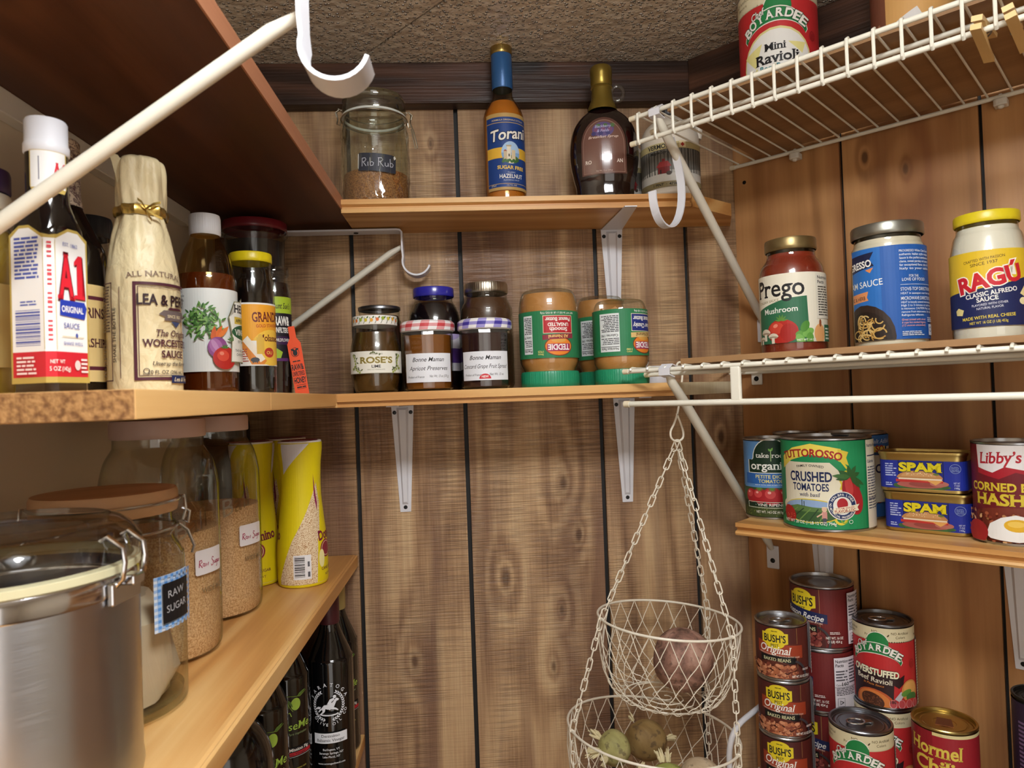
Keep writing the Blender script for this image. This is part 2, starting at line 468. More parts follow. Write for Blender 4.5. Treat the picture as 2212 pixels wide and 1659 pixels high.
W_MAHO = wood('mahogany_stain', [(.1, '#4a2714'), (.5, '#5f3620'), (.9, '#6f4229')], 'Y', rings=4, rough=.5, fine=.25, sq=10, bump=.1, bands=('#43241a', .5), spots=((-.30, .47, .022),))
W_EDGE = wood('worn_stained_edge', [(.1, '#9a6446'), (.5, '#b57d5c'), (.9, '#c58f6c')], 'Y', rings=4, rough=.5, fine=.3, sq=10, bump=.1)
W_END = grains('end_grain', '#6e4a2a', '#a87d4e', 230)
W_PLY = wood('brown_plywood', [(.1, '#7d5a38'), (.5, '#95704a'), (.9, '#a78158')], 'X', rings=3, rough=.55, fine=.3, sq=12, bump=.1)
W_PALE = wood('sawn_pine_end', [(.1, '#cdb98f'), (.5, '#e2d0aa'), (.9, '#efe2c2')], 'Z', rings=5, rough=.7, fine=.6, sq=2, bump=.4)
BLACK = M('#0d0c0c', .6)
SCREW = M('#141414', .35, .4)
CREAM = M('#d9cbb4', .55)
WHITE_STEEL = M('#dcdce2', .35, 0, .5)
BRACE_PAINT = M('#d8d2c2', .35, 0, .5)
WHITE_WIRE = M('#e6e2d3', .32, 0, .5)
def popcorn():
    g = G('textured_ceiling'); v = g.n('TexCoord').outputs['Object']
    a = g.n('TexVoronoi', {'Vector': v, 'Scale': 170.0, 'Randomness': 1.0}).outputs['Distance']
    b = g.noise(v, 60, 3)
    h = g.math('ADD', g.ramp(a, [(.05, 1.0), (.38, 0.0)]), g.math('MULTIPLY', b, .5))
    g.bump(h, 1.0, .009)
    return g.done(g.ramp(b, [(.3, '#d3c4ae'), (.7, '#e2d5c0')]), .24, .9)

# back wall: five upright planks with dark gaps
b = mb(BLACK); b.box(-.42, 1.139, 0, .47, 1.16, 2.26); b.use(W_BACK)
bx = [-.425, -.185, -.0102, .2115, .3640, .462]
for x0, x1 in zip(bx, bx[1:]): b.box(x0 + .0035, 1.13, 0, x1 - .0035, 1.15, 2.26)
struct('wall_back', b, smooth=False)
b = mb(BLACK); b.box(-.512, .008, 0, .74, .03, 2.26); b.use(W_ANG)
tx = [-.5165, -.345, -.169, .006, .18, .355, .53, .72]
for x0, x1 in zip(tx, tx[1:]): b.box(x0 + .0022, 0, 0, x1 - .0022, .02, 2.26)
onwall(struct('wall_right', b, smooth=False))
struct('wall_left', mb(CREAM).box(-.44, -1.3, 0, -.40, 1.13, 2.26), smooth=False)
EW = wall_pt(.72, 0, 0)
struct('wall_side', mb(CREAM).box(EW.x, -1.3, 0, EW.x + .04, EW.y, 2.26), smooth=False)
struct('wall_front', mb(CREAM).box(-.44, -1.34, 0, EW.x + .04, -1.30, 2.26), smooth=False)
struct('floor', mb(wood('floorboards', [(.1, '#5d4430'), (.9, '#8a6a4c')], 'Y', sq=12)).box(-.44, -1.34, -.03, 1.2, 1.16, 0), smooth=False)
# ceiling: two textured panels meeting in a dark seam that runs along the angled wall
sd = Vector((-.118, .137, 0)).normalized(); sp = Vector((-.0178, .9301, 0)); sn = Vector((sd.y, -sd.x, 0))
def half(sign):
    p = sp + sn * .0016 * sign; q = [p + sd * 1.4, p - sd * 3.2, p - sd * 3.2 + sn * 3.0 * sign, p + sd * 1.4 + sn * 3.0 * sign]
    return [(v.x, v.y) for v in q]
b = mb(popcorn()); b.prism(half(1), 2.237, 2.25); b.prism(half(-1), 2.237, 2.25); b.use(M('#3c2c20', .8)); b.box(-.6, -1.6, 2.25, 1.6, 1.3, 2.27)
struct('ceiling', b, smooth=False)
# dark beams under the ceiling
rr = random.Random(3)
b = mb(W_DARK); b.box(-.40, 1.103, 2.1705, .378, 1.1299, 2.2368); struct('trim_1', b, bevel=.002, smooth=False)
b = mb(W_DARK); b.prism([(-.5495, -.0755), (.70, -.0755), (.70, 0), (-.5180, 0)], 2.168, 2.2368); onwall(struct('trim_2', b, bevel=.002, smooth=False))
# white strip under the upper left shelf, on the left wall
struct('trim_3', mb(M('#ece7dc', .4)).box(-.40, .05, 1.955, -.3865, 1.0, 1.9766), bevel=.001, smooth=False)

# ceiling light just above the photographer, outside the picture
cl = thing('ceiling_light', 'white ceiling light over the aisle, above the photo', 'lamp', (0.12, 0.10, 2.2369))
mb(M('#e8e8e8', .4)).box(-.19, -.14, -.012, .19, .14, -.0002).build('base', cl, smooth=False)
gl = G('lamp_diffuser'); gl.b.inputs['Emission Color'].default_value = (.96, .985, 1, 1); gl.b.inputs['Emission Strength'].default_value = 62
db = mb(gl.m); db.prism([(-.14, -.095), (.14, -.095), (.14, .095), (-.14, .095)], -.058, -.0125); db.build('diffuser', cl, smooth=False, bevel=.015)

# ================================================================ shelf boards
def profile_board(b, prof, x0, x1, yb):
    """front strip: (y,z) outline pushed along X"""
    n = len(prof)
    v = [(x0, y, z) for y, z in prof] + [(x1, y, z) for y, z in prof]
    f = [tuple(range(n)), tuple(range(2 * n - 1, n - 1, -1))] + [(i, n + i, n + (i + 1) % n, (i + 1) % n) for i in range(n)]
    return b.add(v, f)
GROOVE = lambda y, z0, z1: [(y, z1), (y, z1 - .0072), (y + .006, z1 - .0098), (y + .006, z1 - .0135), (y, z1 - .0142), (y, z0), (y + .012, z0), (y + .012, z1)]
b = mb(W_PINEX); profile_board(b, GROOVE(1.0, 1.970, 1.9895), -.1765, .333, 1.012)
b.prism([(-.1765, 1.012), (.333, 1.012), (.335, 1.0015), (.417, 1.0625), (.44, 1.128), (-.1765, 1.129)], 1.970, 1.9895)
tag(b.build('shelf_board', smooth=False), 'grooved pine shelf board high on the back wall carrying the syrup bottles', 'shelf', 'wooden shelf boards')
b = mb(W_PINEX)
profile_board(b, [(.95, 1.7111), (.95, 1.7000), (.9555, 1.6992), (.9555, 1.6925), (.968, 1.6925), (.968, 1.7111)], -.1815, .284, .968)
b.prism([(-.1815, .968), (.284, .968), (.286, .9515), (.436, 1.118), (.436, 1.129), (-.399, 1.129), (-.399, .953), (-.1815, .953)], 1.6925, 1.7111)
b.use(W_PALE).prism([(.2868, .951), (.4366, 1.1172), (.4372, 1.1167), (.2874, .9505)], 1.6927, 1.7109)
tag(b.build('shelf_board', smooth=False), 'pine shelf board on the back wall carrying the jams and upside down peanut butter', 'shelf', 'wooden shelf boards')
b = mb(W_PINE); b.box(-.399, .388, 1.6945, -.182, .643, 1.7111); b.use(W_END).box(-.3988, .3872, 1.6947, -.1822, .3879, 1.7109)
tag(b.build('shelf_board', smooth=False, bevel=.0008), 'pine board with dark end grain under the sauce bottles on the left', 'shelf', 'wooden shelf boards')
b = mb(W_PINE); b.box(-.399, .6445, 1.6945, -.1823, .9485, 1.7111)
tag(b.build('shelf_board', smooth=False, bevel=.0008), 'short pine board joining the left shelf to the jam shelf', 'shelf', 'wooden shelf boards')
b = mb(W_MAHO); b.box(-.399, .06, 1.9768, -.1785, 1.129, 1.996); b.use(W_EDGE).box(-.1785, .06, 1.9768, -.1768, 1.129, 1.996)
tag(b.build('shelf_board', smooth=False), 'dark stained shelf board seen from below at the upper left', 'shelf', 'wooden shelf boards')
b = mb(W_PINE); b.box(-.399, .06, 1.437, -.200, 1.129, 1.455)
b.add([(-.200, y, z) for y in (.06, 1.129) for z in (1.455, 1.437)] + [(x, y, z) for y in (.06, 1.129) for x, z in ((-.1965, 1.455), (-.194, 1.4538), (-.1925, 1.4545), (-.190, 1.4535), (-.190, 1.437))],
      [(0, 1, 8, 7, 6, 5, 4), (2, 9, 10, 11, 12, 13, 3)[0:1] + (9, 10, 11, 12, 13, 3)[0:6], (0, 4, 9, 2), (4, 5, 10, 9), (5, 6, 11, 10), (6, 7, 12, 11), (7, 8, 13, 12), (1, 3, 13, 8)])
tag(b.build('shelf_board', smooth=False), 'long pine shelf board carrying the sugar jars at the lower left', 'shelf', 'wooden shelf boards')
b = mb(W_PINE); b.box(-.399, .30, 1.152, -.188, 1.129, 1.170)
tag(b.build('shelf_board', smooth=False, bevel=.001), 'pine shelf board under the dark oil bottles at the bottom left', 'shelf', 'wooden shelf boards')
b = mb(W_PINEX)   # in the angled wall's frame
prof = [(-.190, 1.514), (-.190, 1.5085), (-.1845, 1.506), (-.1845, 1.5035), (-.190, 1.5025), (-.1915, 1.500), (-.190, 1.4972), (-.175, 1.4972), (-.175, 1.514)]
profile_board(b, prof, -.4435, .40, 0); b.box(-.4435, -.175, 1.4972, .40, -.001, 1.514)
tag(onwall(b.build('shelf_board', smooth=False)), 'pine shelf board with a beaded edge carrying the tomato and luncheon meat cans', 'shelf', 'wooden shelf boards')

# ================================================================ white steel shelf brackets
def bracket(label, drop=.172, reach=.14):
    t = thing('shelf_bracket', label, 'bracket', group='white steel shelf brackets')
    def arm(nm, L, w0, w1, X):
        b = mb(WHITE_STEEL); th = .0015
        b.add([(-w0, 0, 0), (w0, 0, 0), (w1, 0, L), (-w1, 0, L), (-w0, th, 0), (w0, th, 0), (w1, th, L), (-w1, th, L)],
              [(0, 1, 2, 3), (7, 6, 5, 4), (0, 4, 5, 1), (1, 5, 6, 2), (2, 6, 7, 3), (3, 7, 4, 0)], X)
        r0, r1 = w0 * .42, w1 * .45; hh = -.0045
        b.add([(-r0 * 1.25, 0, .004), (-r0 * .75, hh, .008), (r0 * .75, hh, .008), (r0 * 1.25, 0, .004), (-r1 * 1.25, 0, L - .012), (-r1 * .7, hh * .6, L - .016), (r1 * .7, hh * .6, L - .016), (r1 * 1.25, 0, L - .012)],
              [(0, 4, 5, 1), (1, 5, 6, 2), (2, 6, 7, 3), (0, 1, 2, 3), (4, 7, 6, 5)], X)
        return b.build(nm, t, smooth=False)
    V = Matrix(((1, 0, 0, 0), (0, 1, 0, -.0017), (0, 0, -1, -.0004), (0, 0, 0, 1)))
    Hm = Matrix(((1, 0, 0, 0), (0, 0, -1, -.002), (0, -1, 0, -.0004), (0, 0, 0, 1)))
    arm('wall_arm', drop, .0180, .0085, V); arm('shelf_arm', reach, .0175, .009, Hm)
    for x, z in ((-.013, -.0125), (.013, -.0125), (0, -drop + .007)):
        s = mb(SCREW); s.lathe([(0, .0016), (.0024, .0013), (.0032, 0)], 12, Matrix.Translation((x, -.0018, z)) @ Matrix.Rotation(pi / 2, 4, 'X')); s.build('screw', t)
    return t
bk = bracket('white steel bracket under the jam shelf left of the hanging basket')
bk.location = (-.1115, 1.13, 1.6924)
for loc, rot, lab in (((.2500, 1.13, 1.6924), 0, 'white steel bracket under the jam shelf right beside the hanging chains'),
                      ((.2400, 1.13, 1.9698), 0, 'white steel bracket holding up the syrup bottle shelf above the peanut butter'),
                      (wall_pt(-.395, 0, 1.497), RW, 'white steel bracket under the tomato can shelf just right of a screwed white plate'),
                      (wall_pt(-.150, 0, 1.497), RW, 'white steel bracket at the right photo edge beside the upper bean can wall')):
    o = dup(bk, loc, rot, lab)

# ================================================================ closet shelf and rod brackets
def rod_bracket(label, hook=True, L=.30, zb=-.235, hz=-.0745):
    """x runs out from the wall, z down from the shelf's underside"""
    t = thing('rod_bracket', label, 'bracket', group='closet rod brackets with hooks')
    m = WHITE_STEEL; wd = .026
    b = mb(m); b.strap([(.002, 0, zb - .05), (.002, 0, -.002)], (0, 1, 0), wd, .003); b.build('wall_plate', t, smooth=False)
    pts = [(.002, 0, -.0018), (L - .008, 0, -.0018), (L - .003, 0, -.0025), (L, 0, -.0055), (L, 0, hz + .042)]
    cx, cz, r = L + .0215, hz + .0225, .0215
    pts += [(cx - r * cos(a), 0, cz - r * 1.0 * sin(a)) for a in [radians(k) for k in range(-18, 166, 12)]]
    b = mb(m); b.strap(pts, (0, 1, 0), wd, .0028); b.build('arm', t, angle=50)
    b = mb(BRACE_PAINT); b.tube([(L - .002, 0, -.027), (L - .02, 0, -.037), (.012, 0, zb + .009), (.003, 0, zb - .003)], [.0035, .0052, .0052, .004], 14); b.build('brace', t)
    s = mb(SCREW); s.lathe([(0, .0015), (.003, .0011), (.004, 0)], 12, Matrix.Translation((L - .072, 0, -.0034)) @ Matrix.Rotation(pi, 4, 'X')); s.build('screw', t)
    return t
rb = rod_bracket('white closet bracket with brace and hook under the top left shelf by the back wall')
rb.location = (-.40, 1.0990, 1.9680)
o = dup(rb, (-.40, .450, 1.9764), 0, 'large white closet bracket crossing in front of the steak sauce bottle')
# right-hand braces: rod from the wire shelf's front rail back to the angled wall
def wall_brace(label, zt, zb, hook):
    t = thing('shelf_brace', label, 'brace', wall_pt(-.4734, 0, 0), RW, 'white braces under the wire shelves')
    b = mb(BRACE_PAINT); b.tube([(0, -.302, zt), (0, -.294, zt - .010), (0, -.27, zt - .031), (0, -.02, zb + .022), (0, -.006, zb + .006)], [.0035, .006, .0065, .0065, .004], 16, X=Matrix.Diagonal((1, 1, 1, 1))); b.build('rod', t)
    b = mb(WHITE_STEEL); b.box(-.010, -.0035, zb - .027, .010, -.0005, zb + .010); b.build('wall_plate', t, smooth=False, bevel=.003)
    b = mb(SCREW); b.lathe([(0, .0022), (.0028, .0015), (.004, 0)], 12, Matrix.Translation((0, -.0036, zb - .014)) @ Matrix.Rotation(pi / 2, 4, 'X')); b.build('screw', t)
    b = mb(WHITE_STEEL); b.strap([(0, -.298, zt - .004), (0, -.311, zt - .001), (0, -.3115, zt + .007), (0, -.303, zt + .0125), (0, -.292, zt + .010)], (1, 0, 0), .016, .0015); b.build('rail_clip', t)
    if hook:
        p = bez((0, -.272, zt - .022), (0, -.246, zt - .06), (0, -.238, zt - .10), (0, -.262, zt - .13), 10) + bez((0, -.262, zt - .13), (0, -.285, zt - .156), (0, -.323, zt - .148), (0, -.3225, zt - .103), 12)[1:]
        b = mb(WHITE_STEEL); b.strap(p, (1, 0, 0), .011, .0022); b.build('hook', t, angle=50)
    return t
wall_brace('white diagonal brace with a curved hook under the upper wire shelf', 2.060, 1.800, True)
wall_brace('white diagonal brace under the wire shelf behind the basket chains', 1.7215, 1.435, False)
# ================================================================ wire shelves on the angled wall
def wire_shelf(label, z, t0, t1, lip, depth=.305, pitch=.0263, rail=.0030, posts=None):
    s = thing('wire_shelf', label, 'wire shelf', group='white wire shelves'); s.matrix_world = XW
    m = WHITE_WIRE
    def bar(nm, wd, zz, r=rail, a=t0, e=t1):
        b = mb(m); b.tube([(a, -wd, zz), (e, -wd, zz)], r, 12); o = b.build(nm, s)
        for x in (a,):
            c = mb(M('#e8dcc0', .4)); c.tube([(x - .003, -wd, zz), (x - .0022, -wd, zz), (x + .006, -wd, zz)], [r * .7, r * 1.22, r * 1.22], 12); c.build('end_cap', o)
    bar('front_rail', depth, z); bar('back_rail', .010, z - .003); bar('middle_rail', depth * .83, z - .0045)
    b = mb(m); x = t0 + .012; k = 0
    while x < t1 - .005:
        if posts is None:
            p = [(x, -.010, z + .0005), (x, -depth + .004, z + .0005), (x, -depth, z + .0048), (x, -depth - .0042, z + .002), (x, -depth - .0046, z - .004), (x, -depth - .0046, z - lip + .003), (x, -depth - .0042, z - lip - .001), (x, -depth - .001, z - lip - .0035)]
            b.tube(p[:2], .0014, 7); b.tube(p[1:], .0019, 7)
        else:
            b.tube([(x, -.010, z + .0022), (x, -depth + .01, z + .0035), (x, -depth, z + .0042), (x, -depth - .0045, z + .0025), (x, -depth - .0048, z + .0008)], .0018, 7)
        x += pitch
    b.build('deck_wires', s)
    bar('lip_rail' if posts is None else 'hanging_rod', depth, z - lip, rail * (1 if posts is None else 1.25))
    if posts:
        for px in posts:
            b = mb(m); b.box(px - .0065, -depth - .003, z - lip + .001, px + .0065, -depth + .003, z - .001); b.build('post', s, smooth=False, bevel=.002)
    return s
wire_shelf('white wire shelf at the top right under the big ravioli can', 2.0665, -.512, .34, .034)
wire_shelf('white wire shelf with a hanging rod under the pasta sauce jars', 1.7276, -.538, .40, .0442, posts=(-.379, -.06, .25))
ws = wire_shelf('white wire shelf at the bottom right under the bean cans', 1.1415, -.470, .40, .030, depth=.20)
b = mb(WHITE_STEEL)
b.tube([(-.464, -.196, 1.141), (-.4635, -.196, 1.190)] + [tuple(v) for v in bez((-.4635, -.196, 1.190), (-.4615, -.196, 1.2150), (-.459, -.186, 1.2270), (-.456, -.160, 1.2300), 8)] + [(-.452, -.030, 1.233), (-.452, -.012, 1.225), (-.452, -.012, 1.141)], .0040, 12)
b.build('side_stop', ws)
# boards laid on the wire shelves
b = mb(W_PLY); b.box(-.47, -.283, 2.0700, .33, -.016, 2.0758); tag(onwall(b.build('plywood_sheet', smooth=False)), 'thin plywood sheet lying on the top right wire shelf', 'board')
b = mb(W_PLY); b.box(-.460, -.292, 1.7338, .40, -.012, 1.7408); tag(onwall(b.build('hardboard_sheet', smooth=False)), 'thin brown board lying on the wire shelf under the sauce jars', 'board')
# wall clips
def wclip(t, z, label):
    c = thing('wall_clip', label, 'clip', wall_pt(t, 0, z), RW, 'plastic wall clips of the upper wire shelf')
    b = mb(M('#dcd9cf', .35, 0, .5)); b.prism([(-.0075, -.001), (.0075, -.001), (.0075, -.016), (.004, -.0185), (-.004, -.0185), (-.0075, -.016)], -.0125, -.0035); b.box(-.0022, -.012, -.004, .0022, -.001, .004); b.build('body', c, smooth=False, bevel=.0012)
    b = mb(M('#dcd9cf', .35)); b.ball((0, -.012, -.0135), .004, 1, 1, .7, 12, 6); b.build('cap', c)
wclip(-.4081, 2.0635, 'white plastic wall clip of the upper wire shelf nearer the corner')
wclip(-.1444, 2.0635, 'white plastic wall clip of the upper wire shelf at the right photo edge')
c = thing('wall_clip', 'small white clip with a black screw under the sauce jar shelf', 'clip', wall_pt(-.4869, 0, 1.714), RW)
mb(M('#e6e2da', .35)).box(-.009, -.006, -.010, .009, -.001, .011).build('body', c, smooth=False, bevel=.002)
mb(SCREW).lathe([(0, .0022), (.003, .0015), (.0042, 0)], 12, Matrix.Translation((0, -.0062, 0)) @ Matrix.Rotation(pi / 2, 4, 'X')).build('screw', c)
b = mb(SCREW); b.lathe([(0, .002), (.0025, .0013), (.0032, 0)], 12, Matrix.Rotation(pi / 2, 4, 'X')); o = b.build('screw_head'); o.location = wall_pt(-.496, .0004, 2.038); o.rotation_euler = (0, 0, RW); tag(o, 'single black screw head in the angled wall below the wire shelf end', 'screw')
# clothespins clipped on the upper shelf's lip rail
def clothespin(t, label, tilt):
    p = thing('clothespin', label, 'clothespin', wall_pt(t, .3096, 2.0325), RW, 'wooden clothespins on the wire shelf')
    p.rotation_euler = (0, radians(tilt), RW)
    wm = wood('clothespin_wood', [(.1, '#cfa868'), (.9, '#e6c58c')], 'Y', sq=8, fine=.3) if 'clothespin_wood' not in bpy.data.materials else bpy.data.materials['clothespin_wood']
    for s_ in (1, -1):
        b = mb(wm); b.prism([(-.018, s_ * .0012), (-.006, s_ * .0042), (.004, s_ * .0022), (.03, s_ * .0075), (.054, s_ * .0098), (.054, s_ * .0138), (.026, s_ * .0105), (-.018, s_ * .0065)], -.0045, .0045, Matrix(((0, 0, 1, 0), (1, 0, 0, 0), (0, 1, 0, 0), (0, 0, 0, 1)))); b.build('jaw', p, smooth=False)
    b = mb(M('#8b8f96', .3, 1)); b.tube([(.0052 * cos(a) if abs(k - 20) > 22 else .0052 * cos(a), .022 + .0042 * sin(a), .0042 * cos(a * 1.0)) for k, a in enumerate([i * .5 for i in range(26)])], .0007, 6); b.build('spring', p)
clothespin(-.118, 'wooden clothespin on the upper wire shelf, further from the right edge', 8)
clothespin(-.093, 'wooden clothespin on the upper wire shelf at the right photo edge', -12)

# ================================================================ containers
TIN = M('#b4b6ba', .28, 1); TIN_D = M('#8d8f94', .3, 1); GOLD = M('#b99a4f', .3, 1); GOLD_TIN = M('#c3ad6d', .3, 1)
GLASS = thin_glass('clear_glass'); GLASS_A = thin_glass('amber_glass', '#f3dfb4', '#b98a45'); GLASS_S = thin_glass('plain_glass', '#fbfdfb', '#c3cbc4')
def can(t, R, H, rim=TIN, tab=False, inner=None, ribs=True):
    b = mb(rim)
    p = [(0, .003), (R - .004, .003), (R - .0035, .0005), (R + .0002, 0), (R + .0008, .0012), (R + .0006, .0028), (R - .0010, .0042)]
    p += [(R - .0010, H - .0042), (R + .0006, H - .0028), (R + .0008, H - .001), (R, H), (R - .0022, H - .0003), (R - .0028, H - .0048)]
    o = b.lathe(p, 56).build('can_body', t)
    b = mb(inner or rim); q = R - .0028
    b.lathe([(q, H - .0046), (q - .0012, H - .0052), (q - .003, H - .0040), (q * .80, H - .0042), (q * .78, H - .0048), (q * .74, H - .0048), (q * .72, H - .0042), (q * .40, H - .0044), (q * .38, H - .0050), (0, H - .0050)], 56)
    lid = b.build('can_lid', t)
    if tab:
        b = mb(M('#c9cbcf', .22, 1)); k = R / .034
        b.tube([(.0072 * k * cos(a), -.0055 * k + .0105 * k * sin(a), H - .0022 - .0006 * sin(a)) for a in [2 * pi * i / 20 for i in range(20)]], .0011 * k, 8, close=True)
        b.box(-.0035 * k, .003 * k, H - .0042, .0035 * k, .014 * k, H - .0024)
        o = b.build('pull_tab', t); o.rotation_euler = (0, 0, radians(-62))
    return t
def lid(t, r, h, z, m, ribs=0, amp=.012, dome=.0015, name='lid'):
    b = mb(m); e = min(.002, h * .25)
    fn = (lambda a, zz: 1 + (amp * (1 if sin(ribs * a) > 0 else 0) if z + h * .12 < zz < z + h * .85 else 0)) if ribs else None
    b.lathe([(r - .001, z), (r, z + e * .5), (r, z + h * .3), (r, z + h * .8), (r - e * .4, z + h - e * .3), (r - e * 1.4, z + h), (r * .8, z + h - dome * .4), (0, z + h - dome * .4)], max(56, ribs * 4) if ribs else 56, fn=fn)
    return b.build(name, t, angle=45)
def shell(t, prof, m, name='glass_body', seg=56, fn=None, sx=1, sy=1): return mb(m).lathe(prof, seg, sx=sx, sy=sy, fn=fn).build(name, t, angle=50)
def fill(t, prof, m, name='contents', seg=48, sx=1, sy=1, fn=None): return mb(m).lathe(prof, seg, sx=sx, sy=sy, fn=fn).build(name, t, angle=50)
def inset(prof, d, ztop, zb=.003):
    """the inside of a profile up to height ztop"""
    f = rof(prof); n = 14; z0 = zb; out = [(0, z0), (max(f(z0 + .002) - d * 1.5, .001), z0)]
    for i in range(1, n + 1):
        z = z0 + (ztop - z0) * i / n; out.append((max(f(z) - d, .001), z))
    return out + [(0, ztop)]
WRAPS = 'du'
def wrap(lab, t, R, z0, name='label', rf=None, dv=None): return lab.build(name, t, cyl(R, z0, rf), R * .09, dv)
W1, CREAMP, INK, NAVY = '#f1efe8', '#ece0c4', '#1c1a1c', '#1d2a55'
# ---------------------------------------------------------------- jars on the jam shelf
Z1 = 1.7112
t = thing('jam_jar', 'jar of lime marmalade with fruit printed white lid at the left shelf end', 'jar', (-.1336, .998, Z1), face(-.1336, .998))
pr = smoothprof([(.026, 0), (.030, .003), (.0345, .020), (.0362, .040), (.0350, .062), (.0315, .078), (.0300, .086), (.0305, .096)], 4)
shell(t, [(0, .001)] + pr, GLASS); fill(t, inset(pr, .0018, .085), M('#4d3413', .25, 0, .5, .3)); lid(t, .0312, .0125, .0945, M('#e9e6df', .3, 0, .5))
L = Lab(); L.rect(-45, 0, 45, 12.5, '#efece4'); r = random.Random(4)
for i in range(11):
    u = -40 + i * 8; L.line([(u, 1), (u + 2, 5), (u + 1, 10)], .7, '#3b4a33'); L.ell(u + 3.4, 5.5 + r.random() * 3, 2.2, 2.5, ['#e0a73c', '#d8702e', '#9db03c', '#c9b93f'][i % 4]); L.leaf(u + 5, 8, 4, 2, 60, '#4d6a3a')
wrap(L, t, .0313, .095, 'lid_print')
L = Lab(); L.rect(-46, 0, 46, 31, '#e9e6da'); L.rect(-46, 0, 46, .8, '#8b8467')
L.text('ROSE’S', 0, 14.5, 8.6, '#857434', 46, .018, True, out='#c9bd84', ow=.03); L.text('LIME', 0, 8, 4, INK, 12, .02); L.text('FINE CUT MARMALADE', 0, 4.6, 1.8, '#8c8770', 24); L.text('SINCE 1865', 0, 26, 1.8, '#6d6a58', 18)
for s in (-1, 1):
    L.line([(s * 22, 4), (s * 28, 7), (s * 31, 13), (s * 29.5, 20), (s * 33, 27)], .8, '#50472e')
    for k, (u, v) in enumerate(((22, 4), (25, 6), (28, 8), (31, 12), (29, 16), (30, 20), (31, 24), (33, 27), (34, 9))):
        L.leaf(s * u, v, 4.2, 1.9, 40 + 73 * k, '#55602e'); L.ell(s * (u + 2), v - 2, 1.5, 1.8, '#9aa552')
for k in range(5): L.leaf(-8 + k * 3.5, 27.5, 3.6, 1.7, 30 + 50 * k, '#5b6633')
wrap(L, t, .0366, .0265)
t = thing('jar', 'dark jar with thin silver lid behind the fruit printed marmalade lid', 'jar', (-.137, 1.078, Z1), face(-.137, 1.078))
pr = smoothprof([(.030, 0), (.0335, .006), (.0335, .100), (.031, .112), (.031, .128)], 3); shell(t, [(0, .001)] + pr, GLASS); fill(t, inset(pr, .002, .118), M('#3a2017', .25, 0, .5, .3)); lid(t, .0322, .006, .1265, TIN_D)
t = thing('jam_jar', 'wide black berry jar with a bright blue lid behind the apricot preserves', 'jar', (-.0535, 1.080, Z1), face(-.0535, 1.08))
pr = smoothprof([(.036, 0), (.0405, .008), (.041, .030), (.041, .085), (.0395, .112), (.034, .130), (.0295, .138), (.0295, .146)], 4)
shell(t, [(0, .001)] + pr, GLASS); fill(t, inset(pr, .0015, .135), M('#120c12', .18, 0, .5, .5)); lid(t, .0318, .0145, .1450, M('#2c2a9c', .25, 0, .5, .3))
L = Lab(); L.rect(-52, 0, 52, 56, '#dcd8e2'); L.ell(-18, 56, 16, 9, '#7a2437'); L.ell(-8, 55, 7, 6, '#c2542f'); L.ell(20, 60, 30, 14, '#b6a4d4'); L.rect(-52, 12, 52, 34, '#5a3a86'); L.clip(-52, 52, 0, 56)
wrap(L, t, .0412, .030)
L = Lab()
for cu in (-16, 10): L.dots([(cu + rr_ * cos(a), 9 + rr_ * sin(a)) for rr_ in (1.5, 3.4, 5.2, 7) for a in [2 * pi * k / (4 + int(rr_ * 2)) for k in range(4 + int(rr_ * 2))]], .42, '#e9e7ee')
wrap(L, t, .041, .090, 'glass_dots', rof(pr), .004)
t = thing('preserving_jar', 'tall jar of brown filling with a silver screw lid behind the grape spread', 'jar', (.028, 1.0765, Z1), face(.028, 1.0765))
pr = smoothprof([(.034, 0), (.0395, .006), (.0403, .02), (.0403, .112), (.038, .128), (.0325, .140), (.0322, .150)], 4)
shell(t, [(0, .001)] + pr, GLASS); fill(t, inset(pr, .002, .140), M('#4f3522', .35, 0, .5, .2)); lid(t, .0338, .0165, .1475, M('#b9b2a4', .3, 1), ribs=60, amp=.008)
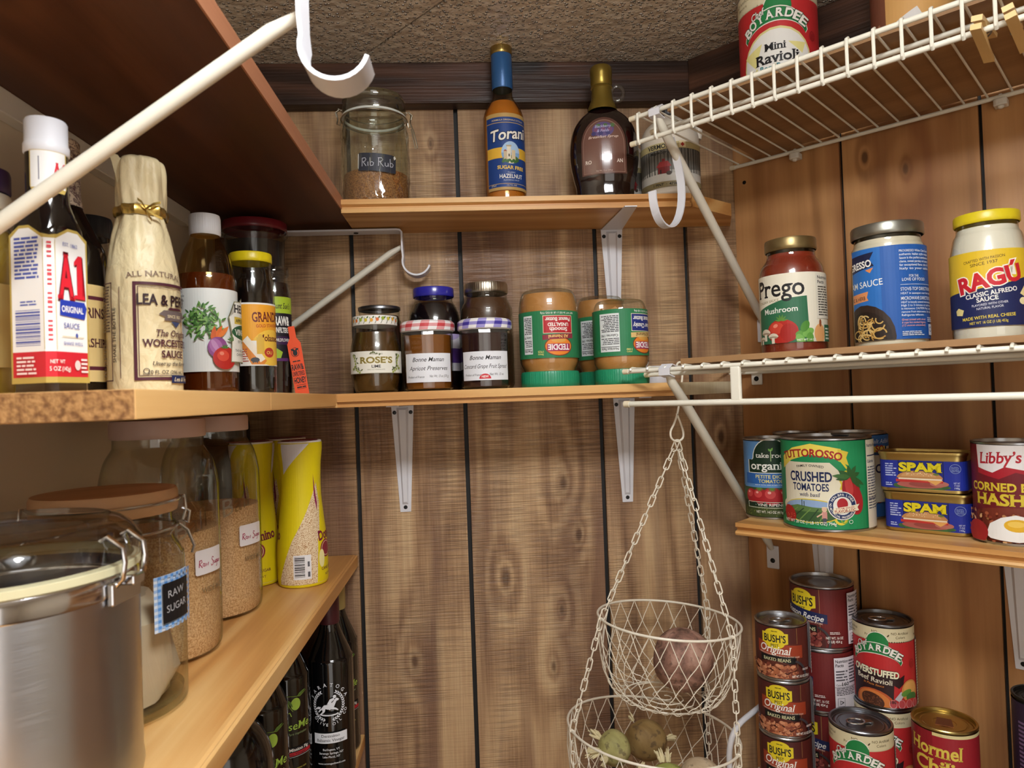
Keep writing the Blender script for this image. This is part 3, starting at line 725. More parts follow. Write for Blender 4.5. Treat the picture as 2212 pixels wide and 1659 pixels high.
def preserve(label, loc, juice, check, mid, name2, h2, extra):
    t = thing('preserves_jar', label, 'jar', loc, face(loc[0], loc[1]))
    pr = [(0, .001), (.0315, 0), (.0345, .004), (.0352, .03), (.0352, .040), (.0356, .062), (.0362, .078), (.0350, .084)]
    sh = mb(GLASS).lathe(pr, 14).build('glass_body', t, smooth=False); fill(t, [(0, .003), (.0315, .003), (.0335, .010), (.0335, .078), (0, .078)], M(juice, .2, 0, .5, .4), seg=28)
    lp = [(.0365, .083), (.0378, .0845), (.0380, .092), (.0372, .0965), (.034, .0985), (0, .0985)]
    mb(M('#e8e6e6', .35)).lathe(lp, 56).build('lid', t)
    L = Lab(); n = 20; cw = 2 * pi * 38 / n
    for k in range(n):
        for j in range(3):
            a, b_ = k % 2, j % 2; c = check if a and b_ else mid if a or b_ else '#efeded'
            L.poly([(k * cw - 119 + j * 1.2, j * 4.5), (k * cw + cw - 119 + j * 1.2, j * 4.5), (k * cw + cw - 119 + j * 1.2 + 1.2, j * 4.5 + 4.5), (k * cw - 119 + j * 1.2 + 1.2, j * 4.5 + 4.5)], c)
    L.clip(-119, 119, 0, 13.4); wrap(L, t, .038, .0845, 'gingham_print', rof([(r, z) for r, z in lp if r > .03]), .0028)
    L = Lab(); L.rect(-37, 0, 37, 40, '#e6e8ee'); L.text('Bonne Maman', 0, 28.5, 6.2, INK, 46, .006, False, .32); L.text(name2, 0, 16.5, 6, INK, h2, .002, False, .34)
    L.text('Product of France', -19, 6, 3.2, INK, 26, 0, False, .3); L.text('Net Wt. 13 oz (370 g)' if not extra else 'Net Wt. 13 oz', 16, 6.5, 3.6, INK, 30 if not extra else 22, 0, False, .3)
    if extra: L.ell(-1, 2, 8.2, 7, '#c9303a', a0=0, a1=180); L.text('NEW', -1, 3.6, 3.2, W1, 9.5, .02)
    L.clip(-37, 37, 0, 40); wrap(L, t, .0356, .012)
preserve('apricot preserves jar with a red and white gingham lid', (-.0595, .995, Z1), '#7a4612', '#c9454a', '#dd9a9c', 'Apricot Preserves', 58, False)
preserve('grape fruit spread jar with a purple and white gingham lid', (.0218, .990, Z1), '#2b1418', '#43389a', '#9b93cf', 'Concord Grape Fruit Spread', 68, True)
# peanut butter, stored upside down
PB = M('#b98247', .4, 0, .5, .2); PBG = M('#1f8a63', .4, 0, .5)
def peanut(label, loc, R, H, chunky, du, mess):
    t = thing('peanut_butter_jar', label, 'jar', loc, face(loc[0], loc[1]), 'peanut butter jars standing on their lids')
    pr = smoothprof([(R * .86, .016), (R * .87, .024), (R * .98, .034), (R, .046), (R, .108), (R * .985, .118), (R * .93, .130), (R * .80, .1385), (R * .5, .1385)], 4)
    pr = [(r, z * H / .14) for r, z in pr]; shell(t, pr + [(0, H - .002)], GLASS)
    f = rof(pr); n = 16; top = H - (.007 if not mess else .030)
    fill(t, [(0, .02), (R * .84, .02)] + [(f(.026 + (top - .026) * i / n) - .0016, .026 + (top - .026) * i / n) for i in range(n + 1)] + [(0, top - (.0 if not mess else .012))], PB)
    if mess:
        b = mb(PB); rr_ = random.Random(5); N = 40
        prof = [[(f(top + k * .005) - .0014) for k in range(5)] for _ in range(N)]; v = []; fc = []
        hts = [.004 + .017 * abs(sin(i * .7) * cos(i * .31 + 1)) for i in range(N)]
        for i in range(N):
            a = 2 * pi * i / N
            for z in (top - .004, top + hts[i] * .5, top + hts[i]): r_ = f(z) - .0015; v.append((r_ * cos(a), r_ * sin(a), z))
        for i in range(N):
            j = (i + 1) % N
            for k in (0, 1): fc.append((i * 3 + k, j * 3 + k, j * 3 + k + 1, i * 3 + k + 1))
        b.add(v, fc).build('smear', t)
    lid(t, R * .985, .022, 0, PBG, ribs=72, amp=.009)
    h = 66; L = Lab(); L.flip = h; g = '#2b7a4e'
    L.rect(-3.1416 * R * 1000, 0, 3.1416 * R * 1000, h, g)
    c = -du                                        # design centre (upright artwork is mirrored by the flip)
    L.ell(c, 50, 20, 13, '#e2862f'); L.ring(c, 50, 20, 13, 1.2, '#7c2c20'); L.rect(c - 17, 46.5, c + 17, 57, '#a12a56'); L.text('TEDDIE', c, 47.5, 8, '#f6f0ee', 31, .03)
    L.ell(c, 41.5, 11, 3.2, '#d9a04e'); L.poly([(c - 23, 32), (c + 23, 34), (c + 23, 41), (c - 23, 39)], '#8a2d3c' if not chunky else '#d9b877'); L.text('All Natural', c, 34.2, 4.6, '#f2d27a' if not chunky else '#5a3a1c', 30, .012, True, rot=2)
    bl = '#b5272f' if not chunky else '#27337a'
    L.rect(c - 22, 7, c + 22, 32, '#efe3c0'); L.rect(c - 21.3, 7.7, c + 21.3, 31.3, bl)
    if chunky: L.text('Super Chunky', c, 21, 6.4, W1, 38, .025, True); L.text('Peanut Butter', c, 11, 6.4, W1, 38, .025, True)
    else: L.text('Smooth', c, 24, 5.6, W1, 26, .025, True); L.text('UNSALTED', c, 17.4, 5, W1, 30, .03); L.text('Peanut Butter', c, 10, 5.6, W1, 37, .025, True)
    L.text('NET WT 26 OZ (1 LB 10 OZ) 737g' if not chunky else 'NET WT 16 OZ (1 LB) 454g', c, 2.4, 2.6, W1, 50 if not chunky else 34, .01)
    L.text('Since' if not chunky else 'years', c + 26, 60, 2.6, '#e6d77e', 8, .01); L.text('1925' if not chunky else '100', c + 26, 56, 3, '#e6d77e', 8, .01)
    n0 = c + (46 if not chunky else 58) - (4 if chunky else 0); wd = 16 if not chunky else 30
    L.rect(n0 - wd / 2, 6, n0 + wd / 2, 60, '#dfe3e4'); L.text('Nutrition Facts' if chunky else 'Facts', n0, 54.5, 3.6, INK, wd * .86, .02); L.rect(n0 - wd / 2 + 1, 52.6, n0 + wd / 2 - 1, 53.4, INK)
    L.lines(n0 - wd / 2 + 1, 41, n0 + wd / 2 - 1, 51, 4, '#3a3c40', .45, .3); L.text('Calories 190', n0, 35.5, 3.4, INK, wd * .85, .015); L.lines(n0 - wd / 2 + 1, 9, n0 + wd / 2 - 1, 33, 10, '#3a3c40', .5, .3, 4)
    wrap(L, t, R + .0002, .040)
peanut('smooth unsalted peanut butter jar upside down on its green cap, left of the others', (.1152, 1.0, Z1), .0425, .1395, False, 14, False)
peanut('half empty chunky peanut butter jar upside down beside the right shelf end', (.2200, 1.0, Z1), .0396, .122, True, 38, True)
peanut('cloudy upside down peanut butter jar behind the two front ones', (.2075, 1.083, Z1), .038, .1395, True, 34, False)
t = thing('lidded_pot', 'small white lidded pot at the right end of the jam shelf', 'pot', (.287, 1.055, Z1), face(.287, 1.05)); shell(t, [(0, 0), (.020, 0), (.0215, .003), (.0215, .016)], M('#dfe0e6', .4), 'pot'); lid(t, .0225, .012, .015, M('#e9eaf0', .35))

# ---------------------------------------------------------------- high shelf
Z2 = 1.9896
t = thing('clip_top_jar', 'swirled glass clip top jar of brown spice labelled Rib Rub', 'jar', (-.1335, 1.0645, Z2), face(-.1335, 1.0645))
pr = smoothprof([(.046, 0), (.0500, .004), (.0508, .02), (.0508, .105), (.0495, .122), (.0465, .133), (.0462, .140)], 4)
shell(t, [(0, .002)] + pr, thin_glass('ribbed_glass', '#f6faf4', '#83907f', .03, 1.8), fn=lambda a, z: 1 + (.026 * sin(20 * a + z * 170) * min(1, z / .015) if z < .118 else 0), seg=140)
fill(t, inset(pr, .003, .050), grains('brown_spice', '#6d3f1f', '#a9743f', 500), 'spice')
b = mb(thin_glass('thick_lid_glass', '#e9efe6', '#6f7d6e', .03, 2.2)); b.lathe([(.0475, .141), (.0485, .146), (.0485, .152), (.047, .157), (.046, .1615), (.0475, .165), (.046, .170), (.040, .173), (0, .174)], 56); b.build('glass_lid', t)
b = mb(M('#d9dcd4', .45)); b.tube([(.0468 * cos(a), .0468 * sin(a), .1405) for a in [2 * pi * k / 48 for k in range(48)]], .0022, 8, close=True); b.build('gasket', t)
WIRE = M('#a9a08e', .3, 1)
b = mb(WIRE)
b.tube([(.0498 * cos(a), .0498 * sin(a), .137) for a in [2 * pi * k / 48 for k in range(48)]], .0011, 7, close=True)
for s in (-1, 1):
    b.tube([(s * .0480, .004, .153), (s * .0530, .004, .156), (s * .0560, .004, .150), (s * .0545, .004, .140), (s * .0560, .002, .132), (s * .0515, .001, .130), (s * .0505, 0, .137)], .0011, 7)
    b.tube([(s * .0555, -.004, .140), (s * .0575, -.004, .147), (s * .0520, -.004, .151)], .0010, 7)
b.tube([(.0490 * cos(a), .0490 * sin(a), .1525) for a in [pi * k / 24 for k in range(25)]], .0011, 7)
b.tube([(.0545, -.004, .134), (.0585, -.004, .124), (.0625, -.004, .106), (.0640, -.004, .097), (.0608, -.004, .096), (.0590, -.004, .106), (.0555, -.004, .126)], .0010, 7)
b.build('wire_bail', t)
L = Lab(); L.poly([(-26, 0), (24, -3), (30, -2.6), (31, 20), (27, 23.5), (-24, 26), (-25, 13)], '#2a2d38'); L.poly([(-27, 4), (-25.6, 3), (-24.6, 24), (-26, 25)], '#c9c8c4'); L.poly([(28, 17), (31.4, 20), (29, 23.4), (27, 21)], '#dcdad2')
def hand(L, strokes, x, y, k, c, wd):
    for s in strokes: L.line([(x + a * k, y + b_ * k) for a, b_ in s], wd, c)
RIB = [[(0, 0), (.05, 1)], [(0, .95), (.4, 1), (.5, .8), (.35, .58), (.1, .52)], [(.15, .52), (.5, 0)], [(.72, 0), (.72, .5)], [(1.0, 1), (1.0, .05)], [(1.0, .4), (1.2, .5), (1.4, .35), (1.3, .06), (1.0, .02)]]
RUB = [[(1.95, 0), (2.0, 1)], [(1.92, .97), (2.35, 1), (2.5, .8), (2.3, .58), (2.05, .52)], [(2.1, .52), (2.55, -.05)], [(2.75, .45), (2.74, .1), (2.95, 0), (3.1, .15), (3.12, .45)], [(3.12, .4), (3.16, 0)], [(3.38, .95), (3.38, 0)], [(3.38, .4), (3.6, .48), (3.78, .3), (3.66, .02), (3.38, 0)]]
hand(L, RIB + RUB, -20, 6, 12.2, '#b9bbc4', 1.0); wrap(L, t, .0515, .046)
t = thing('syrup_bottle', 'slim amber hazelnut syrup bottle with a tall blue neck sleeve', 'bottle', (.0640, 1.0625, Z2), face(.064, 1.06, 14))
R = .0312; pr = smoothprof([(.028, 0), (.0305, .004), (R, .02), (R, .125), (.0300, .142), (.024, .156), (.0165, .168), (.0148, .182), (.0146, .230)], 4)
shell(t, [(0, .002)] + pr, GLASS_A); fill(t, inset(pr, .002, .160), M('#c58a35', .2, 0, .5, .3), 'syrup')
mb(M('#2f5f96', .35, .2)).lathe([(.0153, .182), (.0163, .184), (.0160, .236), (.0150, .238)], 40).build('neck_sleeve', t); lid(t, .0165, .0165, .2350, M('#a48a4d', .32, .9), ribs=40, amp=.01, name='cap')
L = Lab(); L.rect(-38, 0, 38, 116, '#b8975a'); L.rect(-37, 4.5, 37, 110, '#1d3f82'); L.rect(-37, 101, 37, 102, '#b8975a'); L.rect(-37, 9, 37, 9.8, '#b8975a')
L.text('FORMULA ORIGINALE D’ITALIA', 0, 104.5, 2.4, '#d9c48c', 52, .01); L.rect(-37, 48, 37, 64, '#e3b33c')
L.ell(2, 56, 14.5, 17, '#7fa7d6'); L.ell(2, 56, 14.5, 17, '#a9c7e6', a0=0, a1=180)
L.ell(2, 46, 13, 6, '#57733a', a0=0, a1=360); L.rect(-4, 46, 2, 66, '#e8ddc6'); L.rect(-5, 65, 3, 67.5, '#b9a98c'); L.rect(3, 45, 9, 60, '#d8c6a4'); L.rect(-9, 45, -4, 58, '#c9b491'); L.poly([(-9.5, 58), (-6.5, 61), (-3.5, 58)], '#a5553a'); L.rect(-2, 50, 0, 54, '#5a4a3a'); L.poly([(-2, 40), (6, 40), (3, 47), (0, 47)], '#e6d6b0')
for a in range(8): L.ell(-10 + a * 3.2, 42.5 + (a % 2) * 2, 2.4, 2, '#3f6a34')
L.text('Torani', 2, 77, 17, '#f3efe4', 58, .02, False, .22, rot=7, out='#101b3c')
L.text('SUGAR FREE', 2, 31, 5.4, '#e8c45a', 42, .03, True, rot=-2); L.text('CLASSIC', 2, 25, 2.3, '#cfd8ea', 12); L.text('HAZELNUT', 2, 17.5, 6.4, '#f1eee4', 36, .015); L.text('FLAVORING SYRUP', 2, 13.5, 1.9, '#cfd8ea', 24); L.text('375ml', -26, 6, 2.4, '#e3d9b0', 8); L.text('12.7 FL OZ', 2, 5.8, 2, '#e3d9b0', 15)
L.clip(-38, 38, 0, 116); wrap(L, t, R + .0003, .019)
t = thing('maple_syrup_flask', 'flat dark maple syrup flask with gold neck wrap and small glass handle', 'bottle', (.2140, 1.0400, Z2), face(.214, 1.04))
pr = smoothprof([(.040, 0), (.0425, .004), (.0440, .022), (.0475, .036), (.0515, .060), (.0518, .082), (.0470, .108), (.036, .126), (.021, .139), (.0150, .148), (.0145, .185)], 4)
SY = .62
shell(t, [(0, .001)] + pr, M('#1a0c0a', .07, 0, .6, .6), 'flask', sy=SY, fn=lambda a, z: 1 + (.018 * (abs(sin(9 * a)) - .5) * max(0, 1 - z / .034)), seg=90)
mb(M('#8a7430', .33, .7)).lathe([(.0225, .137), (.0215, .143), (.0165, .155), (.0150, .172), (.0165, .1735), (.0150, .176), (.0165, .179), (.0160, .190), (.0166, .193), (.0166, .203), (.0150, .2055), (0, .206)], 40).build('neck_wrap', t)
b = mb(GLASS_S); b.tube([(.0235 + .009 * cos(a), 0, .164 + .011 * sin(a)) for a in [2 * pi * k / 20 for k in range(20)]], .0032, 10, close=True); b.build('handle', t)
L = Lab()
arch = lambda k: [(-33 * k, 0)] + [(33 * k * cos(a), 44 * k + 42 * k * sin(a)) for a in [pi - pi * i / 20 for i in range(21)]] + [(33 * k, 0)]
L.poly(arch(1), '#5c3c34'); L.poly([(x, y + 2) for x, y in arch(.93)], '#8a6a5c'); L.poly([(x, y + 3) for x, y in arch(.9)], '#6f4c42')
L.ell(0, 66, 16, 12, '#5a4a78'); 
for k in range(9): L.ell(-14 + 3.5 * k, 60 + (k % 3) * 6, 3.4, 3.2, ['#3b3568', '#7a4a6a', '#4d6a3e'][k % 3])
L.text('Blackberry', 0, 69, 4.4, '#b8b4d8', 24, .01, False, .25); L.text('& Fields', 0, 62, 4.4, '#b8b4d8', 18, .01, False, .25); L.text('Breakfast Syrup', 0, 53, 4, '#d9c2b4', 44, .01, False, .3)
L.text('RO', -23, 16, 5.2, '#e9dccf', 9, .015, True); L.text('AN', 23, 16, 5.2, '#e9dccf', 9, .015, True); L.text('Net Wt. 12 oz (354 g)', 0, 4, 2, '#d9c2b4', 24)
m_l = {'#5c3c34': M('#5c3c34', .16, 0, .6, .6), '#6f4c42': M('#6f4c42', .14, 0, .7, .8)}
f0 = rof(pr)
L.build('label', t, lambda u, v: (Vector((u, -SY * sqrt(max(f0(.034 + v) ** 2 - u * u, 1e-6)) - .0004, .034 + v)), Vector((0, -1, 0))), .003, .004, mats=m_l)
t = thing('maple_syrup_jug', 'cream plastic maple syrup jug with a black cap and sugarhouse picture, under the wire shelf', 'jug', (.3180, 1.0470, Z2), face(.318, 1.047), 'cream syrup jugs')
R = .0440; pr = smoothprof([(.040, 0), (.0440, .004), (R, .015), (R, .085), (.0430, .098), (.036, .112), (.024, .122), (.0165, .126), (.0165, .132)], 4)
JUG = M('#d6cdbd', .38, 0, .5); shell(t, [(0, .002)] + pr, JUG, 'jug_body'); lid(t, .0190, .018, .128, M('#16161a', .4), ribs=30, name='cap')
b = mb(JUG); b.tube(bez((.017, 0, .128), (.035, 0, .132), (.050, 0, .118), (.0425, 0, .092), 10), .0055, 10); b.build('handle', t)
L = Lab(); L.rect(-62, 0, 62, 66, '#3d3b36'); L.rect(-62, 8, 62, 56, '#77756f'); L.rect(-62, 8, 62, 22, '#c9c7c0'); L.poly([(-62, 22), (-20, 27), (20, 23), (62, 28), (62, 20), (-62, 20)], '#b5b3ac')
for k in range(24): u = -60 + k * 5.1; L.rect(u, 20, u + 1.2 + (k % 3) * .5, 56, '#3a3834' if k % 2 else '#55524c')
for u0 in (-18,): L.rect(u0, 20, u0 + 17, 30, '#7a2526'); L.poly([(u0 - 3, 30), (u0 + 20, 30), (u0 + 15, 38), (u0 + 3, 38)], '#9a3334'); L.rect(u0 + 6, 38, u0 + 11, 42, '#7a2526'); L.rect(u0 + 3, 20, u0 + 5, 26, '#2c2422')
L.ell(-2, 20, 4, 3, '#45382e'); L.rect(-62, 56, 62, 66, '#b5a778'); L.rect(-62, 0, 62, 8, '#8f8360'); L.text('VERMONT', -14, 58, 6.4, '#1e1c18', 40, .03, True); L.text('Maple Syrup', -14, 50, 4.4, '#1e1c18', 32, .02, True); L.text('1 PINT  ·  473ML', -6, 2, 4, '#1e1c18', 40, .02)
L.rect(14, 57, 24, 67, '#d9c9a0'); L.poly([(19, 65), (16, 61), (18, 59.5), (19, 58), (20, 59.5), (22, 61)], '#a8342c'); wrap(L, t, R + .0003, .012)
o = dup(t, (.2630, 1.0985, Z2), face(.263, 1.0985, 30), 'smaller cream syrup jug almost hidden behind the flat dark flask'); o.scale = (.63, .63, .80)

# ================================================================ sauce bottles on the left shelf
def squat(half, ch, front_corner=True):
    """square plan with cut corners, one corner to the front"""
    r = half * sqrt(2); c = ch
    pts = []
    for k in range(4):
        a = -pi / 2 + k * pi / 2; d = Vector((cos(a), sin(a))); n = Vector((-d.y, d.x)); base = d * (r - c)
        pts += [tuple(base - n * c), tuple(base + n * c)]
    return pts[1:] + pts[:1]       # starts just after the front chamfer's left end
def loft(b, rows):
    """rows: list of equal-length closed rings [(x,y,z)...]"""
    n = len(rows[0]); v = [p for r in rows for p in r]; f = []
    for i in range(len(rows) - 1):
        for k in range(n): f.append((i * n + k, i * n + (k + 1) % n, (i + 1) * n + (k + 1) % n, (i + 1) * n + k))
    f.append(tuple(range(n - 1, -1, -1))); f.append(tuple((len(rows) - 1) * n + k for k in range(n)))
    return b.add(v, f)
DARKG = M('#120d0b', .08, 0, .6, .4)
# steak sauce bottle, one cut corner towards the aisle
t = thing('steak_sauce_bottle', 'dark square steak sauce bottle with a white cap and red lettering behind the white brace', 'bottle', (-.2885, .4970, Z1), face(-.2885, .497))
half = .0172; ch = .0032
def ring_sq(s, z, blend):
    base = squat(half * s, ch); out = []; N = 32
    for k in range(N):
        a = -pi / 2 + 2 * pi * k / N; d = Vector((cos(a), sin(a)))
        q = max(abs(cos(a + pi / 4)), abs(sin(a + pi / 4))); rs = min(half * s / q, (half * s * sqrt(2) - ch)); rc = .0128
        r_ = rs * (1 - blend) + rc * blend; out.append((d.x * r_, d.y * r_, z))
    return out
b = mb(DARKG); loft(b, [ring_sq(.93, 0, 0), ring_sq(1, .003, 0), ring_sq(1, .108, 0), ring_sq(.98, .116, .12), ring_sq(.92, .125, .5), ring_sq(.85, .133, .9), ring_sq(.8, .140, 1.0), ring_sq(.8, .172, .97)])
b.build('glass_body', t, angle=30)
b = mb(M('#e6e7ee', .4)); b.lathe([(.0128, .1665), (.0138, .1675), (.0138, .173), (.0130, .1745), (.0130, .189), (.0122, .1905), (0, .191)], 72, fn=lambda a, z: 1 + (.008 if sin(36 * a) > 0 and .175 < z < .189 else 0)); b.build('cap', t, angle=45)
h2 = half * 1000; s0 = (half * sqrt(2) - ch) * 1000; fl = 27.0
L = Lab(); L.poly([(-30, 0), (30, 0), (30, 100), (22, 105.5), (14, 105.5), (5, 100), (0, 99), (-5, 100), (-14, 106), (-22, 106), (-30, 100)], '#b59d4f')
L.poly([(-28.6, 4), (28.6, 4), (28.6, 98), (22, 103.5), (14, 103.5), (4, 97), (-4, 97), (-14, 104), (-22, 104), (-28.6, 98)], '#e9e8e6'); L.rect(-28.6, 4, 28.6, 21, '#c2232f')
L.lines(-26, 70, -6.5, 99, 11, '#4d5aa6', .6, .15); L.bars(-26, 25, -6.5, 49, '#46519c', True); L.lines(-22, 52, -8, 56, 2, '#4d5aa6')
[L.rect(-1.3, 25 + k * 3.1, 1.3, 25 + k * 3.1 + 1.3 + .8 * (k % 3 == 0), '#c23a45') for k in range(23) if k % 6]; L.rect(-3.6, 22, -3.2, 96, '#c9b98a'); L.rect(3.2, 22, 3.6, 96, '#c9b98a')
L.text('A', 11.4, 58, 30, '#cf2231', 12.5, .03, True, out='#5b1018'); one = [(18, 58), (26.6, 58), (26.6, 60.6), (24.6, 60.6), (24.6, 88), (21.4, 88), (18, 83.5), (18, 80.5), (20.2, 82.2), (20.2, 60.6), (18, 60.6)]; L.poly([(x_ + .7, y_ - .7) for x_, y_ in one], '#5b1018'); L.poly(one, '#cf2231'); L.text('EST. 1862', 15, 93, 2.6, '#4453a3', 12); L.poly([(5.5, 45.5), (26, 44), (28, 52), (26, 56), (6, 56)], '#2438a0'); L.text('ORIGINAL', 16, 48, 4.4, W1, 18, .02); L.text('SAUCE', 15, 37, 4, '#4453a3', 13); L.rect(7, 31, 25, 31.5, '#c9b98a'); L.text('SHAKE WELL', 16, 25.6, 2.4, '#4453a3', 16); L.ell(19, 32.5, 1, 1.6, '#4453a3')
L.lines(-25, 6, -9, 19, 5, '#f0d9d6', .5, .2); L.text('NET WT', 4, 13, 2.6, W1, 9, .01); L.text('5 OZ (142g)', 6, 8, 3, W1, 14, .01); L.ell(19, 12, 2.4, 3.4, '#e6c9c6'); L.lines(22, 7, 28, 18, 4, '#f0d9d6')
def sqsurf(z0):
    W_ = half * 2 * 1000 - ch * 1000 * sqrt(2)
    def f(u, v):
        a = abs(u); sg = 1 if u >= 0 else -1; c = ch
        if a <= c: p = Vector((u, -(half * sqrt(2) - c), 0)); n = Vector((0, -1, 0))
        else:
            d = a - c; p = Vector((sg * (c + d * .7071), -(half * sqrt(2) - c) + d * .7071, 0)); n = Vector((sg * .7071, -.7071, 0))
        return p + Vector((0, 0, z0 + v)), n
    return f
L.build('label', t, sqsurf(.0085), .0016, None)
L = Lab(); L.poly([(-9, 0), (11, 0), (13, 4), (13, 28), (11, 31), (-9, 31), (-11, 28), (-11, 4)], '#c3a95c'); L.rect(-10.2, 3, 12, 28, '#e9e8e6'); L.text('A', 6, 9, 12, '#cf2231', 6, .03, True); L.poly([(9.6, 9), (12.4, 9), (12.4, 10.2), (11.8, 10.2), (11.8, 21), (10.6, 21), (9.4, 19), (10.3, 19), (10.3, 10.2), (9.6, 10.2)], '#cf2231'); L.rect(-5, 8, -4.4, 24, '#6a6a7a'); wrap(L, t, .0129, .1385)
# bottle cut by the frame, purple cap
t = thing('oil_bottle', 'yellow oil bottle with a purple cap cut off by the left photo edge', 'bottle', (-.3530, .5250, Z1), face(-.353, .525))
pr = [(.021, 0), (.0225, .004), (.0225, .105), (.021, .118), (.0175, .126), (.0175, .140)]
shell(t, [(0, .001)] + pr, GLASS_S); fill(t, inset(pr, .0015, .122), M('#a98b33', .25, 0, .5, .3)); lid(t, .0195, .0175, .1500, M('#33164a', .4), name='cap'); lid(t, .0195, .0125, .1370, M('#e3ded2', .4), name='collar')
L = Lab(); L.rect(-30, 0, 30, 60, '#d9be7a'); wrap(L, t, .0227, .022)
# tall dark bottle with cream label behind the steak sauce
t = thing('worcestershire_bottle', 'tall dark unwrapped sauce bottle with patterned paper neck behind the steak sauce', 'bottle', (-.3360, .6000, Z1), face(-.336, .60)); t.scale = (1.05, 1.05, 1.05)
pr = smoothprof([(.027, 0), (.0295, .004), (.0298, .02), (.0298, .105), (.0255, .125), (.0165, .145), (.0118, .160), (.0115, .200)], 4); shell(t, [(0, .001)] + pr, DARKG, 'glass_body')
def scroll_paper():
    g = G('patterned_neck_paper'); n = g.noise(g.n('TexCoord').outputs['Object'], 190, 2, 1.6)
    return g.done(g.ramp(n, [(.42, '#cdb9a2'), (.5, '#5a3b3e'), (.54, '#5a3b3e'), (.6, '#cdb9a2')]), .5)
mb(scroll_paper()).lathe([(.0140, .152), (.0125, .160), (.0126, .204), (.011, .206), (0, .206)], 32).build('neck_wrap', t)
L = Lab(); L.rect(-50, 0, 50, 76, '#dcc183'); L.rect(-50, 64, 50, 67, '#5d2733'); L.rect(-50, 9, 50, 12, '#5d2733'); L.text('LEA & PERRINS', 4, 50, 8, '#4d222c', 52, .03); L.text('WORCESTERSHIRE', 4, 27, 7, '#4d222c', 62, .02, True); wrap(L, t, .0300, .012)
# small jar with navy cap, black flip-top bottle
t = thing('spice_jar', 'small clear jar with a dark navy cap between the sauce bottles', 'jar', (-.3500, .6650, Z1), face(-.35, .665)); shell(t, [(0, .002), (.020, 0), (.021, .004), (.021, .130), (.0185, .141), (.0185, .150)], GLASS_S); lid(t, .0195, .020, .148, M('#1c2532', .35), ribs=40, amp=.01)
fill(t, [(0, .003), (.019, .003), (.019, .100), (0, .100)], grains('grey_salt', '#b5aa98', '#d6cdbd'), 'salt')
t = thing('squeeze_bottle', 'dark olive bottle with a black flip cap behind the paper wrapped bottle', 'bottle', (-.3300, .7250, Z1), face(-.33, .725)); shell(t, smoothprof([(.026, 0), (.0275, .004), (.0275, .11), (.022, .145), (.0130, .178)], 4), M('#2b2614', .2, 0, .5, .3), 'bottle_body')
b = mb(M('#121212', .35)); b.lathe([(.0135, .172), (.0140, .178), (.0140, .208), (.0115, .214), (0, .214)], 32); b.box(.010, -.004, .192, .0185, .004, .1975); b.box(.0145, -.004, .186, .0185, .004, .1975); b.build('flip_cap', t)
# paper-wrapped bottle
def crumple():
    g = G('cream_wrapping_paper'); v = g.coord((1, 1, .6)); n = g.n('TexVoronoi', {'Vector': v, 'Scale': 85.0}, feature='DISTANCE_TO_EDGE').outputs[0]; m_ = g.noise(v, 60, 4, 1.0)
    g.bump(g.math('ADD', g.math('MULTIPLY', n, .6), m_), .55, .004); return g.done(g.ramp(m_, [(.2, '#d8c79c'), (.8, '#e3d4ac')]), .42, .45)
PAPER = crumple()
t = thing('wrapped_sauce_bottle', 'bottle wrapped in cream paper tied with a gold ribbon at the neck', 'bottle', (-.2733, .6030, Z1), face(-.2733, .603))
rq = random.Random(11); ph = [rq.random() * 6 for _ in range(6)]
def fold(a, z):
    k = .012 + .10 * max(0, min(1, (z - .10) / .05)) * (1.3 if z > .152 else 1)
    return 1 + k * (.45 * sin(5 * a + ph[0] + z * 20) + .35 * sin(9 * a + ph[1] - z * 35) + .25 * sin(14 * a + ph[2] + z * 60))
pr = smoothprof([(.0265, 0), (.0282, .003), (.0284, .03), (.0282, .085), (.0270, .105), (.0225, .130), (.0185, .146), (.0172, .1535), (.0182, .160), (.0190, .176), (.0188, .190), (.0165, .198), (.0090, .2015)], 5)
b = mb(PAPER); b.lathe([(0, 0)] + pr + [(0, .2010)], 72, fn=fold)
b.add([(-.0172, -.008, .176), (-.0215, -.006, .196), (-.0245, -.004, .2035), (-.0165, -.004, .2010), (-.012, -.010, .192)], [(0, 1, 2, 3, 4)]); b.build('wrapper', t, angle=70)
b = mb(M('#c9a95a', .25, .9)); b.lathe([(.0190, .1495), (.0196, .1515), (.0196, .1555), (.0188, .158)], 48, fn=lambda a, z: fold(a, z) * 1.01); 
for k, (dx, dz) in enumerate(((.011, .004), (.012, -.005), (-.006, .005), (.004, -.006))): b.strap([(.003, -.0205, .1535), (.003 + dx * .5, -.0225, .1535 + dz), (.003 + dx, -.0215, .1535 + dz * 1.5)], (0, .3, 1), .0022, .0004)
b.build('ribbon', t)
L = Lab(); mar = '#4e2330'
L.text('ALL NATURAL', 10, 93, 4.6, '#7a6358', 46, .0, True, arc=120)
L.frame(-8, 8, 60, 88, 2.4, mar); L.frame(-4.6, 11.6, 56, 84.4, .5, mar); L.frame(-44, 8, -25.5, 88, .9, mar); L.rect(-18.5, 10, -17.9, 84, mar)
L.text('LEA & PERRINS', 24, 69.5, 9, '#2f1a20', 58, .028); L.poly([(14, 57), (34, 57), (33, 60), (38, 62.5), (34, 65.5), (14, 65.5), (10, 62), (15, 60)], '#6a5d5c'); L.poly([(17, 66), (33, 66), (31, 68), (19, 68)], mar); L.text('SINCE 1837', 24, 59.5, 2.6, '#e3d4ac', 14, .01); L.poly([(20, 56.5), (30, 56.5), (25, 51.5)], '#3a4468')
